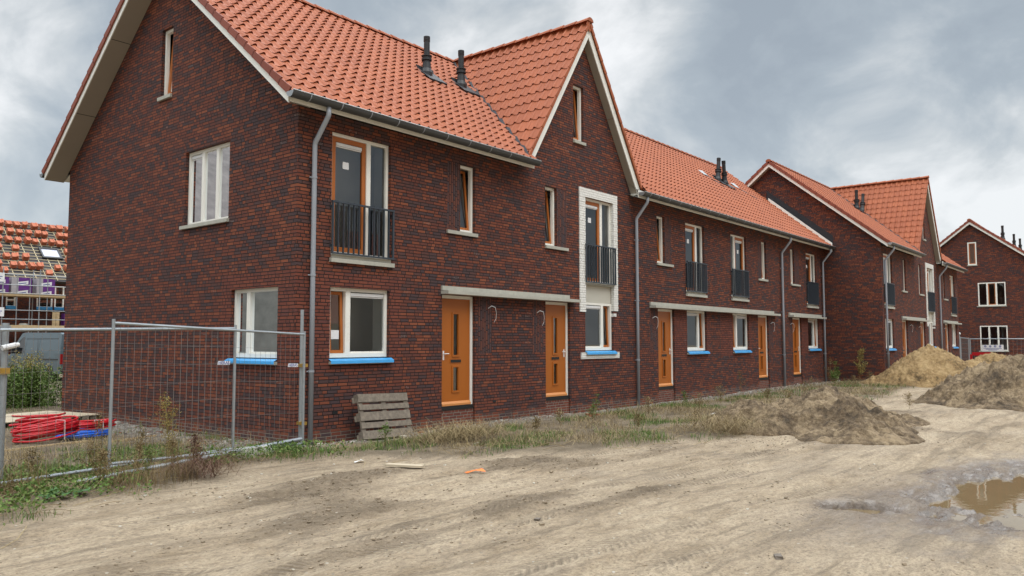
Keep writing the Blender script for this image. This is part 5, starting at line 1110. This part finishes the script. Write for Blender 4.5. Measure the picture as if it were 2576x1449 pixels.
# ================================================================== van
M['vanp']=simple('grey_van_paint',(.075,.11,.13),.22,.03,1); M['vang']=simple('dark_van_glass',(.012,.014,.016),.05,.05,1); M['tyre']=simple('tyre_rubber',(.015,.015,.015),.85,.1,9); M['rim']=simple('wheel_rim',(.45,.46,.47),.35,.1,5,metal=.7); M['tail']=simple('tail_lamp',(.22,.006,.008),.2,.05,5)
def van():
    T=thing('van','dark grey panel van parked behind the mesh fence and the big bush','van',None,(7.75,26.9,0)); T.rotation_euler=(0,0,R(95.4)) # heading +Y
    # local: x forward (rear at 0), y left, z up
    prof=[(0,.38),(0,1.0),(.03,1.6),(.10,2.14),(.30,2.21),(3.45,2.24),(3.75,2.20),(4.35,1.62),(4.60,1.24),(5.15,1.05),(5.25,.85),(5.27,.40)]
    m_=MB(); W_=.98
    def wy(z): return W_-.10*max(0,(z-1.1)/1.1)**1.5
    for a,b in zip(prof,prof[1:]+prof[:1]):
        m_.face([(a[0],-wy(a[1]),a[1]),(b[0],-wy(b[1]),b[1]),(b[0],wy(b[1]),b[1]),(a[0],wy(a[1]),a[1])])
    # sides in strips so that the wheel arches stay open
    def side(sg):
        xs_=[0,.03,.10,.30,.52,.62,.80,.98,1.16,1.26,2.2,3.45,3.75,3.98,4.08,4.25,4.43,4.6,4.72,5.15,5.25,5.27]
        top=lambda x: np.interp(x,[0,.03,.10,.30,3.45,3.75,4.35,4.60,5.15,5.25,5.27],[1.0,1.6,2.14,2.21,2.24,2.20,1.62,1.24,1.05,.85,.45])
        def bot(x):
            for c in (.89,4.35):
                if abs(x-c)<.37: return .36+math.sqrt(max(0,.37**2-(x-c)**2))
            return .36
        zs=[.0,.25,.5,.75,.9,1.0]
        for a,b in zip(xs_,xs_[1:]):
            for s0,s1 in zip(zs,zs[1:]):
                q=[]
                for x,s in ((a,s0),(b,s0),(b,s1),(a,s1)):
                    z=bot(x)+(top(x)-bot(x))*s; q.append((x,sg*wy(z),z))
                m_.face(q)
    side(1); side(-1); m_.build('body',M['vanp'],T,False)
    for sg in (1,-1):
        g=MB(); g.face([(3.42,sg*(wy(1.25)+.006),1.25),(4.28,sg*(wy(1.25)+.006),1.25),(4.12,sg*(wy(1.6)+.006),1.66),(3.62,sg*(wy(2.0)+.006),2.02),(3.42,sg*(wy(2.0)+.006),2.02)]); g.build('side_window',M['vang'],T)
        s_=MB(); s_.box(ID,.35,3.25,sg*(wy(1.95)+.004),sg*(wy(1.95)+.012),1.93,1.95); s_.box(ID,.25,3.3,sg*(wy(1.0)+.004),sg*(wy(1)+.02),.98,1.03); s_.box(ID,3.3,3.32,sg*(wy(1.2)+.002),sg*(wy(1.2)+.006),.5,1.95); s_.box(ID,2.05,2.07,sg*(wy(1.2)+.002),sg*(wy(1.2)+.006),.5,1.95); s_.build('side_trim',M['black'],T)
        l=MB(); l.box(ID,-.012,.05,sg*.88,sg*.985,.80,1.25); l.build('tail_lamp',M['tail'],T)
        mi_=MB(); mi_.box(ID,4.05,4.15,sg*1.0,sg*1.2,1.25,1.55); mi_.build('mirror',M['black'],T)
        for xx in (.89,4.35):
            w_=MB(); w_.lathe((xx,sg*.74,.345),[(.0,0),(.33,0),(.345,.03),(.345,.19),(.32,.22),(.22,.225)],20,axis=(0,sg,0)); wo_=w_.build('wheel',M['tyre'],T); r_=MB(); r_.lathe((xx,sg*.74,.345),[(.22,.20),(.20,.205),(.05,.19),(0,.2)],10,axis=(0,sg,0)); r_.build('rim',M['rim'],wo_)
    g=MB(); g.face([(4.33,-.80,1.66),(4.33,.80,1.66),(3.80,.76,2.16),(3.80,-.76,2.16)]); [g.v.__setitem__(i,(v[0]+.02,v[1],v[2]+.02)) for i,v in enumerate(g.v)]; g.build('windscreen',M['vang'],T)
    b=MB(); b.box(ID,-.06,.02,-.95,.95,.36,.58); b.box(ID,5.2,5.34,-.95,.95,.34,.62); b.build('bumper',M['black'],T)
    for sg in (1,-1):
        g=MB(); g.box(ID,5.16,5.25,sg*.62,sg*.92,.82,1.02); g.build('headlight',M['white'],T)
van()
# rows seen only in the window reflections
M['greywall']=simple('unplastered_block_wall',(.16,.16,.145),.9,.3,2); M['greyroof']=simple('dusty_roof',(.15,.13,.12),.9,.35,3); M['tanwall']=simple('tan_wall',(.30,.28,.24),.9,.2,2)
T=thing('brick_house','grey block row that shows only as a reflection in the gable windows','house',None,(-40,20,0)); inv=Matrix.Translation((40,-20,0))
m_=MB(); m_.box(ID,-40,-3.5,14,23,-.3,5.6); BB(m_,'wall',M['greywall']); m_=MB(); m_.face([(-40.3,13.6,5.5),(-3.2,13.6,5.5),(-3.2,18.5,10.2),(-40.3,18.5,10.2)]); m_.face([(-40.3,23.4,5.5),(-3.2,23.4,5.5),(-3.2,18.5,10.2),(-40.3,18.5,10.2)]); BB(m_,'roof',M['greyroof'])
# row across the street, seen in the window reflections
T=thing('brick_house','tan walled row across the street that shows only as a reflection in the front windows','house',None,(-12,-30,0)); inv=Matrix.Translation((12,30,0))
m_=MB(); m_.box(ID,-14,44,-38,-29,-.3,5.6); m_.face([(-14.01,-29,5.6),(-14.01,-38,5.6),(-14.01,-33.5,9.6)],[(0,0),(9,0),(4.5,4)]); m_.face([(44.01,-29,5.6),(44.01,-38,5.6),(44.01,-33.5,9.6)],[(0,0),(9,0),(4.5,4)]); BB(m_,'wall',M['tanwall'])
m_=MB(); m_.face([(-14.3,-28.6,5.55),(44.3,-28.6,5.55),(44.3,-33.5,9.8),(-14.3,-33.5,9.8)]); m_.face([(-14.3,-38.4,5.55),(44.3,-38.4,5.55),(44.3,-33.5,9.8),(-14.3,-33.5,9.8)]); BB(m_,'roof',M['tile2'])
for x in (-6,2,10,18,26,34):
    m_=MB(); m_.box(ID,x,x+1.2,-33.2,-32.2,8.6,10.9); BB(m_,'chimney',M['brick'])
    
    for c_,d_ in ((3.4,5.2),(.9,2.7)):
        Fx=lambda u,n_,z: Vector((u,-29+n_,z)); m_=MB(); rect_frame(m_,Fx,x+2.5,x+4,c_,d_,.09,.0,.04); m_.box(Fx,x+3.2,x+3.3,0,.04,c_+.09,d_-.09); wi=BB(m_,'window',M['cream']); m_=MB(); m_.face([(x+2.5,-28.99,c_),(x+4,-28.99,c_),(x+4,-28.99,d_),(x+2.5,-28.99,d_)]); BB(m_,'pane',M['vang'],wi)
